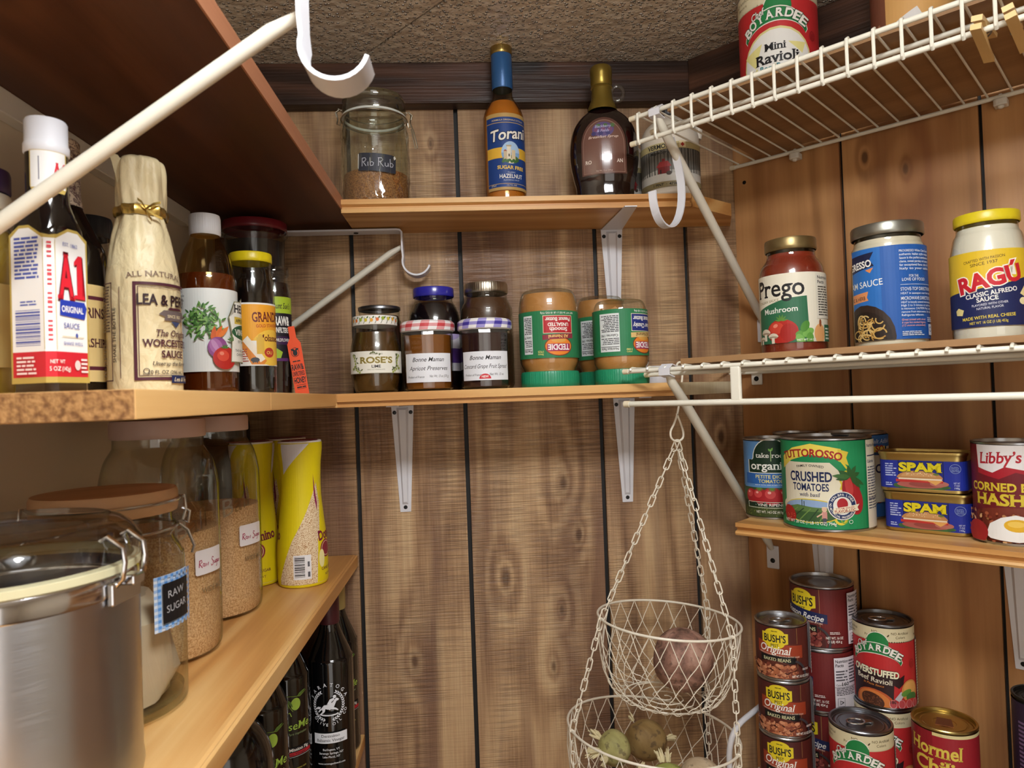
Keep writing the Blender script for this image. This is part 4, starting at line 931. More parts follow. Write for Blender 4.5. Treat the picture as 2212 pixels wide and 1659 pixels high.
L.text('The Original', 24, 44, 5.6, mar, 32, .012, True, .22); L.text('WORCESTERSHIRE', 26, 35.5, 6, mar, 56, .022, True); L.text('SAUCE', 22, 26.5, 6, mar, 21, .022, True); L.text('Unwrap the flavor', 21, 20, 3.4, '#3a2a2c', 32, .005, True, .25); L.text('10 FL OZ (296 mL)', 17, 13, 3.2, '#3a2a2c', 30, .01)
L.ring(.5, 15.5, 2, 2, .5, '#3a2a2c'); L.text('FISH', .5, 12.2, 1.5, '#3a2a2c', 4.4); L.rect(19, 5.5, 60, 12, '#1f2a52'); L.text('Lea & Perrins', 34, 7, 3.6, '#e3d4ac', 25, .01, False, .3)
L.text('SHAKE THE BOTTLE', -21.6, 45, 3.2, '#3a2a2c', 44, .015, rot=90); L.lines(-42.5, 48, -27, 86, 16, '#5a4440', .55, .1); L.lines(-42.5, 12, -33, 40, 10, '#5a4440', .5, .3, 5)
L.clip(-50, 44, 0, 99); f_ = rof(pr)
L.build('print', t, lambda u, v: (Vector((sin(u / .028), -cos(u / .028), 0)) * (f_(.004 + v) * 1.012 + .0004) + Vector((0, 0, .004 + v)), Vector((sin(u / .028), -cos(u / .028), 0))), .0025, .004)
# cider vinegar
t = thing('vinegar_bottle', 'cider vinegar bottle with a white cap and vegetables on its white label', 'bottle', (-.2939, .8000, Z1), face(-.2939, .80))
pr = smoothprof([(.028, 0), (.0312, .004), (.0318, .02), (.0318, .118), (.0300, .138), (.0245, .160), (.0165, .177), (.0150, .186)], 4)
shell(t, [(0, .001)] + pr, GLASS_A); fill(t, inset(pr, .0016, .136), M('#5a2c14', .14, 0, .5, .5), 'vinegar'); lid(t, .0166, .0235, .1815, M('#e9eaee', .4), ribs=44, amp=.012, name='cap')
L = Lab(); L.rect(-60, 0, 60, 91, '#e4e6e2')
L.text('made from simple', -38, 82, 3, INK, 26); L.text('ingredients:', -34, 77, 3, INK, 18); L.ell(-35, 59, 6, 9, '#e3c95a'); L.ell(-34, 58, 3.4, 4.4, '#c23a2c')
g1 = random.Random(8)
for k in range(150):
    a = g1.random() * 6.28; d = g1.random() ** .7; L.leaf(-5 + 18 * d * cos(a), 55 + 17 * d * sin(a), 7, 2.2, g1.random() * 360, ['#4f7d3a', '#6a9a4c', '#3c6630', '#86b062'][k % 4])
for k, (x, y, a) in enumerate(((6, 38, 75), (9, 40, 60), (4, 36, 92))): L.leaf(x, y - 4, 18, 5, a - 10, ['#d96a2c', '#e07d3a', '#c95c24'][k])
L.ell(9, 26, 9.5, 11.5, '#8a4a86'); L.ell(7.5, 27, 6, 9, '#a86aa2', rot=20); L.ell(6.4, 28, 2.4, 7, '#bd8ab8', rot=25); L.ell(16, 14.5, 12, 12.5, '#b62a22'); L.ell(14, 17, 6, 6, '#d24a36'); L.ell(12.5, 19.5, 2.2, 2, '#e88a72'); 
for a in range(5): L.leaf(16, 25, 5, 1.6, 20 + 36 * a, '#4f7d3a')
L.poly([(22, 10), (60, 10), (60, 84), (46, 84), (40, 79), (28, 78), (28, 66), (20, 60), (24, 40)], '#8f8a6a'); L.poly([(23, 11), (60, 11), (60, 83), (46, 83), (40, 78), (29, 77), (29, 66), (21.5, 60), (25, 40)], '#eceae0')
L.text('HEINZ', 44, 66, 9, INK, 32, .025, True); L.rect(28, 53, 60, 61, '#d6b94a'); L.text('APPLE CIDER', 45, 55, 4, INK, 30, .015); L.ell(46, 44, 22, 8.5, '#2f5c3c'); L.text('VINEGAR', 46, 41, 6.4, W1, 36, .02, True); L.text('EST 1869', 40, 32, 3, '#3a5c3c', 14); L.text('THE ALL NATURAL', 42, 22, 3, INK, 28); L.text('CHOICE FOR', 40, 17.5, 3, INK, 20); L.leaf(26, 34, 9, 3, 120, '#5d7a4a'); L.leaf(26, 34, 8, 3, 170, '#5d7a4a')
L.text('and nothing else', -36, 22, 3, INK, 24); L.text('.91', -32, 5, 3, INK, 6); wrap(L, t, .0320, .027)
# molasses, honey, tag, tub
t = thing('molasses_jar', 'black molasses jar with a bright yellow lid beside the vinegar bottle', 'jar', (-.2665, .8730, Z1), face(-.2665, .873))
pr = smoothprof([(.0245, 0), (.0265, .004), (.0268, .02), (.0268, .128), (.0255, .142), (.0235, .150), (.0235, .166)], 4)
shell(t, [(0, .001)] + pr, GLASS_S); fill(t, inset(pr, .0014, .155), M('#0d0908', .12, 0, .5, .5)); lid(t, .0250, .012, .1635, M('#dcc515', .35, 0, .5))
L = Lab(); L.rect(-16, 0, 50, 76, '#e9e7e2'); L.rect(-14.8, 1.5, 50, 74, '#e8a22e'); L.ell(24, 22, 26, 22, '#edc14a'); L.rect(-14.8, 1.5, 10, 30, '#e8e4dc'); L.poly([(-14.8, 26), (-8, 34), (16, 6), (12, 1.5), (-2, 1.5)], '#d9873a'); L.poly([(-12, 30), (-6, 36), (14, 8), (8, 4)], '#ece2d0')
L.text("GRANDMA’S", 26, 54, 12, '#6a2320', 52, .02, True, rot=3); L.text('GOLD STANDARD', 22, 47, 4, '#b0392c', 36, .01, rot=4); L.text('Molasses', 22, 30, 8, '#6a2320', 30, .02, True); L.rect(4, 14, 13, 34, '#d9b04a'); L.ell(8.5, 34, 3, 4, '#d9b04a'); L.ell(20, 16, 7, 6, '#b8392c'); L.text('OU', 20, 14, 4, '#e8c45a', 8, .02); L.lines(-13, 5, -5, 22, 6, '#b05a4a'); L.ell(2, 7, 5, 3, '#4a4a4e'); L.rect(-1, 3, 0, 7, '#4a4a4e'); L.rect(4, 3, 5, 7, '#4a4a4e')
L.clip(-16, 50, 0, 76); wrap(L, t, .0270, .036)
t = thing('honey_jar', 'dark honey jar with a lime and black label holding an orange tag', 'jar', (-.2630, .9560, Z1), face(-.263, .956))
pr = smoothprof([(.0205, 0), (.0222, .004), (.0222, .135), (.0205, .150), (.019, .155), (.019, .164)], 3); shell(t, [(0, .001)] + pr, GLASS_S); fill(t, inset(pr, .0013, .152), M('#1c0c0c', .15, 0, .5, .4), 'honey')
lid(t, .0205, .012, .162, thin_glass('clear_plastic_lid', '#e6e6e6', '#8a7a78'))
L = Lab(); L.rect(-26, 0, 34, 86, '#1c1620'); L.rect(-26, 64, 34, 86, '#a9c234'); L.text("Aunt Sue’s", 11, 70, 8, INK, 25, .012, False, .25); L.text('RAW&', 11, 48, 12, W1, 21, .04); L.text('UNFILTERED', 11, 38, 7, W1, 22, .03); L.rect(-26, 22, 34, 33, '#3a1c44'); L.text('WILDFLOWER', 11, 26, 4.4, W1, 20, .01); L.poly([(-26, 0), (6, 0), (10, 12), (-2, 20), (-26, 22)], '#9dbb2e'); L.rect(-26, 0, 34, 4, '#5a2a66'); wrap(L, t, .0224, .046)
t = thing('hang_tag', 'bright orange paper tag leaning against the honey jar at the shelf corner', 'tag', (-.2220, .9300, Z1 + .0005), face(-.222, .93, -8)); t.rotation_euler = (radians(-9), radians(-9), t.rotation_euler[2])
b = mb(P('#e8501f')); b.prism([(-.0085, .002), (.009, 0), (.009, .070), (.0045, .078), (.0045, .094), (-.004, .094), (-.004, .078), (-.0085, .070)], -.0004, .0004, Matrix(((1, 0, 0, 0), (0, 0, -1, 0), (0, 1, 0, 0), (0, 0, 0, 1)))); b.build('card', t, smooth=False)
L = Lab(); L.text('RAW&', 0, 34, 8, INK, 15, .03); L.text('UNFILTERED', 0, 26, 6, INK, 15.5, .02); L.text('HONEY', .5, 16, 8, INK, 15, .03); L.rect(-5, 13, 7, 13.5, INK); L.lines(-5, 9.4, 7, 11.4, 1, INK, .9); L.rect(-5, 8, 7, 8.4, INK); L.lines(-5, 45, 5, 46.6, 1, INK, .9); L.ring(0, 58, 5, 6, .6, INK); L.ell(0, 57, 3, 4, INK); L.leaf(0, 60, 6, 3, 30, INK); L.leaf(0, 60, 6, 3, 150, INK); L.build('print', t, flat(Matrix.Translation((0, -.0004, 0))), None)
t = thing('food_tub', 'large clear tub of dark contents with a red lid under the top left shelf', 'tub', (-.3080, 1.0330, Z1), face(-.308, 1.033))
pr = [(.030, 0), (.032, .003), (.0415, .228), (.0425, .234)]; shell(t, [(0, .001)] + pr, thin_glass('cloudy_plastic', '#dfe3e6', '#7d8690', .1)); fill(t, inset(pr, .0014, .225), M('#161c26', .3, 0, .5, .3)); b = mb(GLASS_S); b.lathe([(.0425, .232), (.0455, .235), (.0455, .241), (.043, .243)], 56); b.build('rim', t)
lid(t, .0450, .0135, .2410, M('#7a1c28', .35, 0, .5, .2))

# ================================================================ lower left shelf
Z3 = 1.4552
def brushed():
    g = G('brushed_steel'); n = g.noise(g.coord((40, 40, 1400)), 1, 2); g.put(g.b.inputs['Metallic'], 1.0); g.put(g.b.inputs['Anisotropic'], .75); g.put(g.b.inputs['Tangent'], g.n('Tangent', direction_type='RADIAL', axis='Z').outputs[0]); g.put(g.b.inputs['Anisotropic Rotation'], .25)
    g.bump(n, .12, .0006); return g.done(lin('#b7b8bc'), g.math('MULTIPLY_ADD', n, .16, .24))
t = thing('steel_canister', 'large brushed steel canister with a clear clamp lid at the lower left', 'canister', (-.2960, .4560, Z3), face(-.296, .456)); K = .014
R = .0745; ST = brushed(); BR = M('#cfd0d4', .1340, 1)
mb(ST).lathe([(0, .001), (R - .006, .001), (R - .001, .004), (R + .0006, .012), (R - .0002, .022), (R, .026), (R, .1300)], 72).build('body', t)
mb(BR).lathe([(R, .1300), (R + .0006, .1315), (R + .0002, .1420), (R - .001, .1435)], 72).build('band', t)
mb(M('#d6cfa8', .5)).lathe([(R - .004, .1420), (R + .001, .1440), (R + .001, .1485), (R - .003, .1500)], 72).build('gasket', t)
ACR = thin_glass('clear_acrylic', '#f3f4f4', '#a9aeb2', .03, 1.3)
b = mb(ACR); b.lathe([(R + .0005, .1490), (R + .0022, .1520), (R + .0022, .1610), (R - .001, .1650), (R - .004, .1700), (R - .011, .1750), (R - .016, .1765), (R - .017, .1720), (R - .022, .1700), (0, .1700)], 72); b.lathe([(R - .004, .1530), (R - .006, .1640), (R - .014, .1690), (0, .1685)], 72); b.build('clear_lid', t)
b = mb(BR)
for s in (-.011, .011):
    b.tube([(s, -R - .0015, .1360), (s, -R - .0075, .1420), (s, -R - .0090, .1520), (s, -R - .0080, .1605), (s, -R + .0015, .1675), (s, -R + .006, .1650)], .0016, 9)
b.tube([(-.011, -R - .0015, .1365), (.011, -R - .0015, .1365)], .0016, 9)
X_ = Matrix.Rotation(radians(50), 4, 'Z')
o = b.build('clamp', t); o.rotation_euler = (0, 0, radians(52))
b = mb(BR); b.box(-.015, -R - .0038, .1260, .015, -R + .0005, .1400); b.box(-.006, -R - .0115, .1365, .006, -R - .002, .1430); o2 = b.build('latch', t, smooth=False, bevel=.0012); o2.rotation_euler = (0, 0, radians(52))
# jar with wooden lid
t = thing('storage_jar', 'wire bail glass jar with a wooden lid and blue checked chalk tag', 'jar', (-.3020, .5900, Z3), face(-.302, .59))
R = .0575; pr = smoothprof([(.050, 0), (.0560, .004), (R, .016), (R, .112), (.0555, .126), (.0500, .136), (.0490, .140), (.0510, .1435), (.0510, .149), (.0490, .1515), (.0485, .158)], 4)
shell(t, [(0, .003)] + pr, GLASS); mb(thin_glass('jar_foot_glass', '#e6efe8', '#6f7f76')).lathe([(0, .0045), (.048, .0045), (.0535, .008), (.0545, .013)], 48).build('foot', t)
b = mb(wood('beech_lid', [(.1, '#bb9068'), (.9, '#d6b088')], 'X', sq=10, fine=.2)); b.lathe([(.0470, .1590), (.0525, .1600), (.0535, .1635), (.0535, .1755), (.0520, .1785), (0, .179)], 64, sx=1.0); b.build('wooden_lid', t)
b = mb(M('#c9cacc', .2, 1))
for z, r in ((.1465, .0525), (.1690, .0545)): b.tube([(r * cos(a), r * sin(a), z) for a in [2 * pi * k / 56 for k in range(56)]], .0014, 8, close=True)
for s in (-1, 1):
    b.tube([(s * .0545, 0, .169), (s * .0580, 0, .1700), (s * .0590, -.002, .158), (s * .0565, -.002, .149), (s * .0605, -.002, .146), (s * .0620, -.002, .156), (s * .0560, -.002, .160)], .0013, 8)
    b.tube([(s * .0530, -.003, .1465), (s * .0600, -.003, .140), (s * .0650, -.003, .126), (s * .0630, -.003, .120)], .0013, 8)
b.build('wire_bail', t)
b = mb(M('#cdbca0', .5)); b.lathe([(0, .006), (.040, .006), (.046, .03), (.045, .075), (.030, .092), (.012, .088), (0, .083)], 30, fn=lambda a, z: 1 + .10 * sin(3 * a + z * 60) + .05 * sin(7 * a - z * 90)); o = b.build('sugar_packets', t, angle=25)
L = Lab(); L.lines(6, 0, 22, 46, 12, '#7d6f5c', .5, .2, 3); wrap(L, t, .0515, .012, 'packet_print')
L = Lab(); L.rect(-21, -27, 21, 27, '#dfe8f4'); n = 18
for i in range(14):
    for j in range(18):
        if (2 <= i < 12 and 3 <= j < 15) or not (i % 2 or j % 2): continue
        L.rect(-21 + i * 3, -27 + j * 3, -18 + i * 3, -24 + j * 3, '#5d97dd' if i % 2 and j % 2 else '#a3c4ec')
L.rect(-15, -19.5, 15, 19.5, '#17171a'); L.text('RAW', -.5, 5, 7.5, '#b9b9bd', 19, 0, False, .08, rot=5); L.text('SUGAR', 0, -9, 7.5, '#b9b9bd', 23, 0, False, .08, rot=5)
th = radians(52); L.build('chalk_tag', t, lambda u, v: (Vector((sin(th + u / R), -cos(th + u / R), 0)) * (R + .0012) + Vector((0, 0, .091 + v * .80)), Vector((sin(th + u / R), -cos(th + u / R), 0))), .005)
# two half-gallon jars of raw sugar
SUGAR = grains('raw_sugar', '#b98a58', '#e3bd8c', 620); PINKLID = M('#d0b5aa', .45)
def ball(label, loc, fillz):
    t = thing('mason_jar', label, 'jar', loc, face(loc[0], loc[1]), 'half gallon jars of raw sugar')
    pr = smoothprof([(.045, 0), (.0520, .004), (.0545, .012), (.0550, .04), (.0550, .150), (.0540, .172), (.0495, .192), (.0430, .204), (.0415, .208), (.0415, .222)], 4)
    shell(t, [(0, .003)] + pr, GLASS); fill(t, inset(pr, .0022, fillz, .004), SUGAR, 'sugar'); lid(t, .0437, .0185, .2155, PINKLID, ribs=18, amp=.008)
    L = Lab(); L.text('Ball', -2, 112, 20, '#c9cec4', 40, .0, False, .3, rot=18); L.text('WIDE MOUTH', 26, 52, 5.5, '#6f5c42', 44, .015)
    o = L.build('embossing', t, cyl(.0551, .012), .005, mats={'#c9cec4': thin_glass('embossed_glass', '#d3d5c9', '#8a8f84', .05, 2.5), '#6f5c42': M('#8a7350', .3)}); o.rotation_euler = (0, 0, radians(34))
    L = Lab(); q = [(0, 0)]; L.poly([(-17, -12), (17, -12), (18.5, -10.5), (18.5, 10.5), (17, 12), (-17, 12), (-18.5, 10.5), (-18.5, -10.5)], '#eeecef')
    RAW_ = [[(0, 0), (.1, 1)], [(0, .95), (.45, 1), (.5, .7), (.1, .5), (.55, -.1)], [(1.0, .4), (.75, .5), (.65, .15), (.9, 0), (1.0, .45), (1.05, .0)], [(1.2, .45), (1.3, 0), (1.45, .35), (1.6, 0), (1.75, .5)]]
    SUG = [[(2.9, .95), (2.6, 1.1), (2.45, .8), (2.8, .4), (2.7, -.1), (2.35, -.15), (2.3, .1)], [(3.0, .45), (3.02, .05), (3.25, .02), (3.3, .45), (3.34, 0)], [(3.75, .4), (3.5, .45), (3.45, .1), (3.7, .05), (3.78, .42), (3.75, -.4), (3.5, -.5)], [(4.15, .4), (3.95, .42), (3.92, .05), (4.1, .05), (4.2, .4), (4.22, 0)], [(4.4, .4), (4.42, 0)], [(4.42, .25), (4.6, .42)]]
    hand(L, RAW_ + SUG, -14.5, -4.5, 6.6, '#a8254f', 1.0)
    th = radians(50); L.build('paper_label', t, lambda u, v: (Vector((sin(th + u / .055), -cos(th + u / .055), 0)) * .0556 + Vector((0, 0, .094 + v)), Vector((sin(th + u / .055), -cos(th + u / .055), 0))), .005)
    return t
ball('mason jar of raw sugar directly behind the blue checked chalk tag jar', (-.3155, .7196, Z3), .124)
ball('mason jar of raw sugar next to the yellow sugar bottles', (-.3155, .8560, Z3), .127)
# yellow sugar bottles
def speck():
    g = G('sugar_print'); v = g.n('TexCoord').outputs['Object']; n = g.noise(v, 900, 1)
    return g.done(g.ramp(n, [(.36, '#a3703e'), (.44, '#dcbf94'), (.6, '#ead9b8')]), .5)
SPK = speck(); YEL = '#e3cf14'
def sugar_bottle(label, loc, extra, main=True):
    t = thing('sugar_bottle', label, 'bottle', loc, face(loc[0], loc[1], extra), 'yellow raw sugar bottles')
    pr = smoothprof([(.0295, 0), (.0325, .003), (.0330, .02), (.0325, .055), (.0285, .095), (.0262, .125), (.0268, .160), (.0290, .181), (.0293, .192)], 4)
    shell(t, [(0, .001)] + pr, M('#e6d41a', .4), 'bottle_body'); lid(t, .0288, .004, .1905, M('#e9e4e2', .4)); 
    b = mb(M('#8a2f4a', .4)); b.lathe([(0, .1948), (.024, .1948), (.024, .1952), (0, .1955)], 40); b.box(-.012, -.030, .1950, .010, -.018, .1956); b.build('top_print', t)
    L = Lab(); L.rect(-100, 0, 100, 192, YEL); L.rect(-100, 0, 100, 5, '#e4d6b8')
    for o_ in (-100, 0, 100):
        L.poly([(-33 + o_, 5), (-33 + o_, 12), (-14 + o_, 62), (4 + o_, 95), (26 + o_, 138), (31 + o_, 112), (25 + o_, 72), (21 + o_, 60), (18 + o_, 5)], '#spk'); L.poly([(-30 + o_, 192), (14 + o_, 192), (-30 + o_, 150)], '#dfdde2'); L.poly([(34 + o_, 112), (38 + o_, 70), (38 + o_, 76), (34 + o_, 116)], YEL)
        L.poly([(20 + o_, 150), (26 + o_, 110), (24 + o_, 100), (21 + o_, 120)], '#8a2a55'); L.text('Domino', 44 + o_, 62, 13, '#7a1f3a', 42, .03, True, rot=6); L.ell(36 + o_, 48, 12, 12, '#8a2a3a'); L.ring(36 + o_, 48, 9.5, 9.5, .8, '#e8d9a8'); L.text('CANE SUGAR', 40 + o_, 20, 4, '#6a2a3a', 30, .01); L.text('NET WT', 40 + o_, 12, 3.4, '#6a2a3a', 16); L.ell(26 + o_, 36, 5, 12, '#efe3a0')
        L.rect(-12 + o_, 12, 10 + o_, 44, '#e9e9ec'); L.bars(-10.5 + o_, 15, 2 + o_, 42, INK, True); L.lines(5.5 + o_, 15, 8.5 + o_, 42, 2, '#55565c', .5)
    L.clip(-100, 100, 0, 191); L.build('sleeve', t, cyl(.0318, 0.0, rof(pr)), .0036, .005, mats={'#spk': SPK})
    return t
sugar_bottle('yellow sugar bottle standing foremost with its barcode to the aisle', (-.2375, .9700, Z3), 0)
sugar_bottle('yellow sugar bottle between the mason jar and the barcode bottle', (-.3070, .9850, Z3), -62)
sugar_bottle('yellow sugar bottle mostly hidden at the back by the plank wall', (-.2790, 1.0560, Z3), 100)
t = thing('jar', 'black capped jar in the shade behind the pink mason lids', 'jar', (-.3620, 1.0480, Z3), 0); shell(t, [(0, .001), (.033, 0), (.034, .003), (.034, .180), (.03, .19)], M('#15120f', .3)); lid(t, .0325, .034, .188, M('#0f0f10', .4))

# ================================================================ dark oil bottles at the bottom left
Z4 = 1.1702
BLK = M('#0a0a0b', .07, 0, .6, .4)
LIME = '#a8c94e'
def oil(label, loc, cap, art, R=.0318, extra=0, grp='dark oil and vinegar bottles'):
    t = thing('oil_bottle', label, 'bottle', loc, face(loc[0], loc[1], extra), grp)
    pr = smoothprof([(R * .9, 0), (R, .004), (R, .03), (R, .150), (R * .93, .168), (R * .62, .192), (.0145, .206), (.0135, .218), (.0135, .248)], 4)
    shell(t, [(0, .002)] + pr, BLK, 'glass_body'); mb(M(cap, .4, .1)).lathe([(.0142, .212), (.0148, .214), (.0146, .258), (.013, .260), (0, .260)], 32).build('capsule', t)
    L = Lab()
    if art == 'fuse':
        L.ell(-14, 118, 7, 7.6, LIME); L.ell(4, 119, 6.6, 8, LIME); L.ring(-14, 118, 8.4, 9, .5, '#7d9a3c'); L.line([(-18, 128), (-6, 131), (10, 128), (20, 133)], .8, '#7d9a3c'); L.leaf(6, 129, 14, 4, 25, '#5d7a34'); L.leaf(-6, 126, 12, 3, -60, '#5d7a34'); L.line([(-8, 128), (-4, 116), (0, 110)], .8, '#7d9a3c')
        L.line([(-16, 76), (-19, 84), (-14, 100), (-10, 108), (-4, 109), (-2, 104)], 1.1, LIME); L.text('fuseMe', 3, 86, 10.5, LIME, 42, .004, True, .15); L.text('Pure Inspiration', 6, 79, 3.4, '#8a9a6a', 26, 0, False, .35)
        L.rect(-26, 50, 26, 63, '#1a1a1c'); L.rect(-26, 50, 26, 50.8, '#9a9a9a'); L.text('Black Mission Fig', 0, 58, 4, W1, 42, .015, True); L.rect(-26, 52, 26, 56.5, '#b0202c'); L.text('Balsamic Vinegar', 0, 53, 2.8, INK, 34, .01)
        L.text('www.infuseme.net', 0, 34, 2.8, '#b9b04a', 34); L.text('6 Glen Road', 2, 27, 2.8, '#b9b04a', 20); L.text('Lebanon, NH', 2, 22, 2.8, '#b9b04a', 24); L.text('12.7 fluid ounces', 0, 14, 2.8, '#b9b04a', 30)
    else:
        c = '#e6e8ee'; cy_ = 94
        for k, ch_ in enumerate('SARATOGA'): a = radians(158 - k * 19.4); L.text(ch_, 24.5 * cos(a), cy_ + 26 * sin(a), 5, c, None, .01, True, rot=math.degrees(a) - 90)
        for k, ch_ in enumerate('OLIVE OIL CO'): a = radians(222 + k * 10.6); L.text(ch_, 27.5 * cos(a), cy_ + 29 * sin(a), 4.2, c, None, .01, True, rot=math.degrees(a) + 90)
        for k in range(15):
            for s in (-1, 1):
                a = radians(-90 + s * (14 + k * 9.4)); L.leaf(20 * cos(a), cy_ + 21 * sin(a), 4.4, 1.7, math.degrees(a) + s * 62, c); L.leaf(20 * cos(a), cy_ + 21 * sin(a), 4.0, 1.5, math.degrees(a) + s * 125, c)
        # running horse with rider
        L.poly([(-10, 90), (-6, 95), (2, 96), (6, 99), (9, 103), (11, 104), (14, 101.5), (13, 100), (10.5, 99.5), (8.5, 95), (7, 91.5), (10, 90), (13, 87), (12, 86), (8.5, 88), (4, 89), (-1, 89), (-4, 90), (-5, 86), (-8, 83), (-11, 81), (-12, 82), (-8, 86), (-8.5, 89), (-11, 87), (-13, 85), (-14, 86), (-11.5, 89.5)], c)
        L.poly([(-10, 92.5), (-14, 93), (-18, 90), (-19.5, 88), (-15, 89.5), (-11, 89.8)], c); L.poly([(-2, 96), (2, 103), (7, 104.5), (8, 102), (4, 99), (4, 95.5)], c); L.ell(8.2, 106, 2.2, 2.4, c); L.poly([(1, 96), (4, 91), (2, 88), (0.5, 88.5), (1.8, 91), (-1, 95)], c); L.ell(1, 82, 12, 2.2, c); L.ell(1, 83, 10, 1.4, '#111112')
        L.rect(-21, 42, 24, 56, c); L.text('Denissimo', 1.5, 50.4, 4, INK, 24, .005, True); L.text('Balsamic Vinegar', 1.5, 44.4, 4, INK, 37, .005, True)
        L.text('Burlington, VT', 2, 32, 3, c, 22, .005, True); L.text('Saratoga Springs, NY', 2, 27, 3, c, 32, .005, True); L.text('Lake Placid, NY', 2, 22, 3, c, 23, .005, True); L.text('www.saratogaoliveoil.com', 2, 13, 2.6, c, 36, .005, True)
    wrap(L, t, R + .0002, .012); return t
oil('black bottle with a white galloping horse emblem and maroon neck wrap', (-.2165, 1.0260, Z4), '#4a1d24', 'horse', .0316, -8)
oil('black lime lettered oil bottle with a gold neck wrap behind the horse bottle', (-.2200, 1.0930, Z4), '#a8925a', 'fuse', .0312, 18)
oil('black lime lettered bottle with a red fig band, left of the horse bottle', (-.2660, .9720, Z4), '#1a1a1a', 'fuse', .0318, 14)
oil('black lime lettered bottle nearest the big black jug', (-.2690, .8720, Z4), '#1a1a1a', 'fuse', .0310, 14)
oil('plain black bottle hidden behind the lime lettered ones', (-.3100, 1.0450, Z4), '#141414', 'none' if False else 'fuse', .0310, 120)
t = thing('black_jug', 'big glossy black round bottle at the bottom photo edge under the sugar shelf', 'jug', (-.2790, .7840, Z4), 0)
shell(t, smoothprof([(.042, 0), (.0475, .006), (.0478, .03), (.0478, .120), (.0450, .150), (.036, .172), (.022, .188), (.016, .196), (.016, .215)], 4), M('#08080c', .12, 0, .6, .4), 'jug_body'); lid(t, .018, .016, .212, M('#111'.replace('#111', '#111111'), .4), name='cap')

# ================================================================ sauce jars on the middle wire shelf
Z5 = 1.7410
def sauce_glass(t, R, H, neck, content, cap_m, hcap, cap_r, ribs=0, top=None):
    zb = H - hcap
    pr = smoothprof([(R * .88, 0), (R * .97, .004), (R, .012), (R, .60 * H), (R * .985, .68 * H), (R * .93, .76 * H), (neck + .003, zb - .013), (neck, zb - .007), (neck, H - .004)], 4)
    shell(t, [(0, .001)] + pr, GLASS); fill(t, inset(pr, .0012, top or zb - .004), content, 'sauce'); lid(t, cap_r, hcap, zb, cap_m, ribs=ribs, amp=.008)
    return pr
# mushroom tomato sauce
x, y = .4396, .9170
t = thing('sauce_jar', 'red mushroom tomato sauce jar with a gold lid, leftmost on the wire shelf', 'jar', (x, y, Z5), face(x, y))
R = .0420; pr = sauce_glass(t, R, .157, .0310, M('#7e2a17', .3, 0, .5, .5), M('#8d7a52', .35, .8), .0165, .0330)
L = Lab(); cr = '#e8e2cf'; L.rect(-66, 0, 62, 91, cr); L.poly([(-54, 0), (20, 0), (18, 60), (-8, 58), (-54, 46)], '#2f6a4a')
L.text('Prego', -20, 62, 24, INK, 70, .012, True); L.text('ITALIAN SAUCE', -34, 54.5, 3.4, '#8a7a4a', 34, .005, True, rot=4); L.text('Mushroom', -17, 40, 7.6, W1, 46, .012, rot=2)
L.ell(-15, 15, 21, 16, '#b0281f'); L.ell(-22, 20, 10, 8, '#c84432'); L.ell(-6, 13, 11, 12, '#a2221b'); L.ell(-23, 23, 3.4, 2.4, '#e48a74', rot=20)
for a in range(6): L.leaf(-15, 29, 9, 2.4, 10 + a * 32, '#5c8a3a')
for cx_, cy_, s in ((-40, 10, 1), (-27, 5, .85), (-47, 3, .7)): L.ell(cx_, cy_ + 4 * s, 9 * s, 6 * s, '#ded2bd', a0=0, a1=180); L.ell(cx_, cy_ + 3.4 * s, 8 * s, 2 * s, '#a5937b'); L.rect(cx_ - 2.6 * s, cy_ - 6 * s, cx_ + 2.6 * s, cy_ + 3 * s, '#e8ddc9')
for a, (bx_, by_) in enumerate(((10, 10), (18, 12), (14, 20), (20, 4), (8, 3))): L.ell(bx_, by_, 8, 5, ['#5f9a3f', '#76ae52', '#4f8a36'][a % 3], rot=30 * a)
L.rect(31, 30, 62, 89, '#dfdacb'); L.text('Nutrition', 34, 82, 4.2, INK, 22, .02, al='L'); L.text('Facts', 34, 76, 4.2, INK, 13, .02, al='L'); L.lines(34, 34, 58, 74, 12, '#55524a', .5, .2); L.ell(35, 10, 9, 13, '#d9a067'); L.ell(36, 24, 2, 5, '#8a4a2a'); L.rect(44, 0, 62, 22, '#2f6a4a'); L.lines(46, 3, 60, 20, 4, '#dfe6da', .5); L.text('NET WT 14 OZ', 16, 1.5, 2.6, W1, 24, .01)
L.clip(-66, 62, 0, 91); wrap(L, t, R + .0002, .016)
# clam sauce
x, y = .5215, .8305
t = thing('sauce_jar', 'white clam sauce jar in a blue wrapped label with a silver lid', 'jar', (x, y, Z5), face(x, y))
R = .0418; pr = sauce_glass(t, R, .1525, .0372, M('#d9cfb8', .35, 0, .5, .3), M('#8e8d84', .35, .9), .0150, .0405)
L = Lab(); bl = '#1f57a4'; L.rect(-66, 0, 72, 112, bl); L.rect(-66, 0, -8, 112, '#2b6cb8'); L.poly([(-70, 80), (-15, 90), (-20, 98), (-15, 107), (-70, 103)], '#1c2140'); L.text('PROGRESSO', -44, 88, 8.6, W1, 52, .03, rot=5); L.poly([(-26, 86), (-20, 82), (-16, 88)], '#e08a4a')
L.text('CLAM SAUCE', -34, 65, 8, W1, 56, .004, rot=3); L.poly([(-66, 45), (-23, 49), (-25, 53), (-23, 60), (-66, 56)], '#d98f5c'); L.text('GARLIC & HERB', -44, 49.5, 4.6, INK, 34, .01, rot=3)
L.ell(-30, 4, 36, 40, '#33241c'); L.ell(-30, 2, 32, 34, '#241812'); r = random.Random(2)
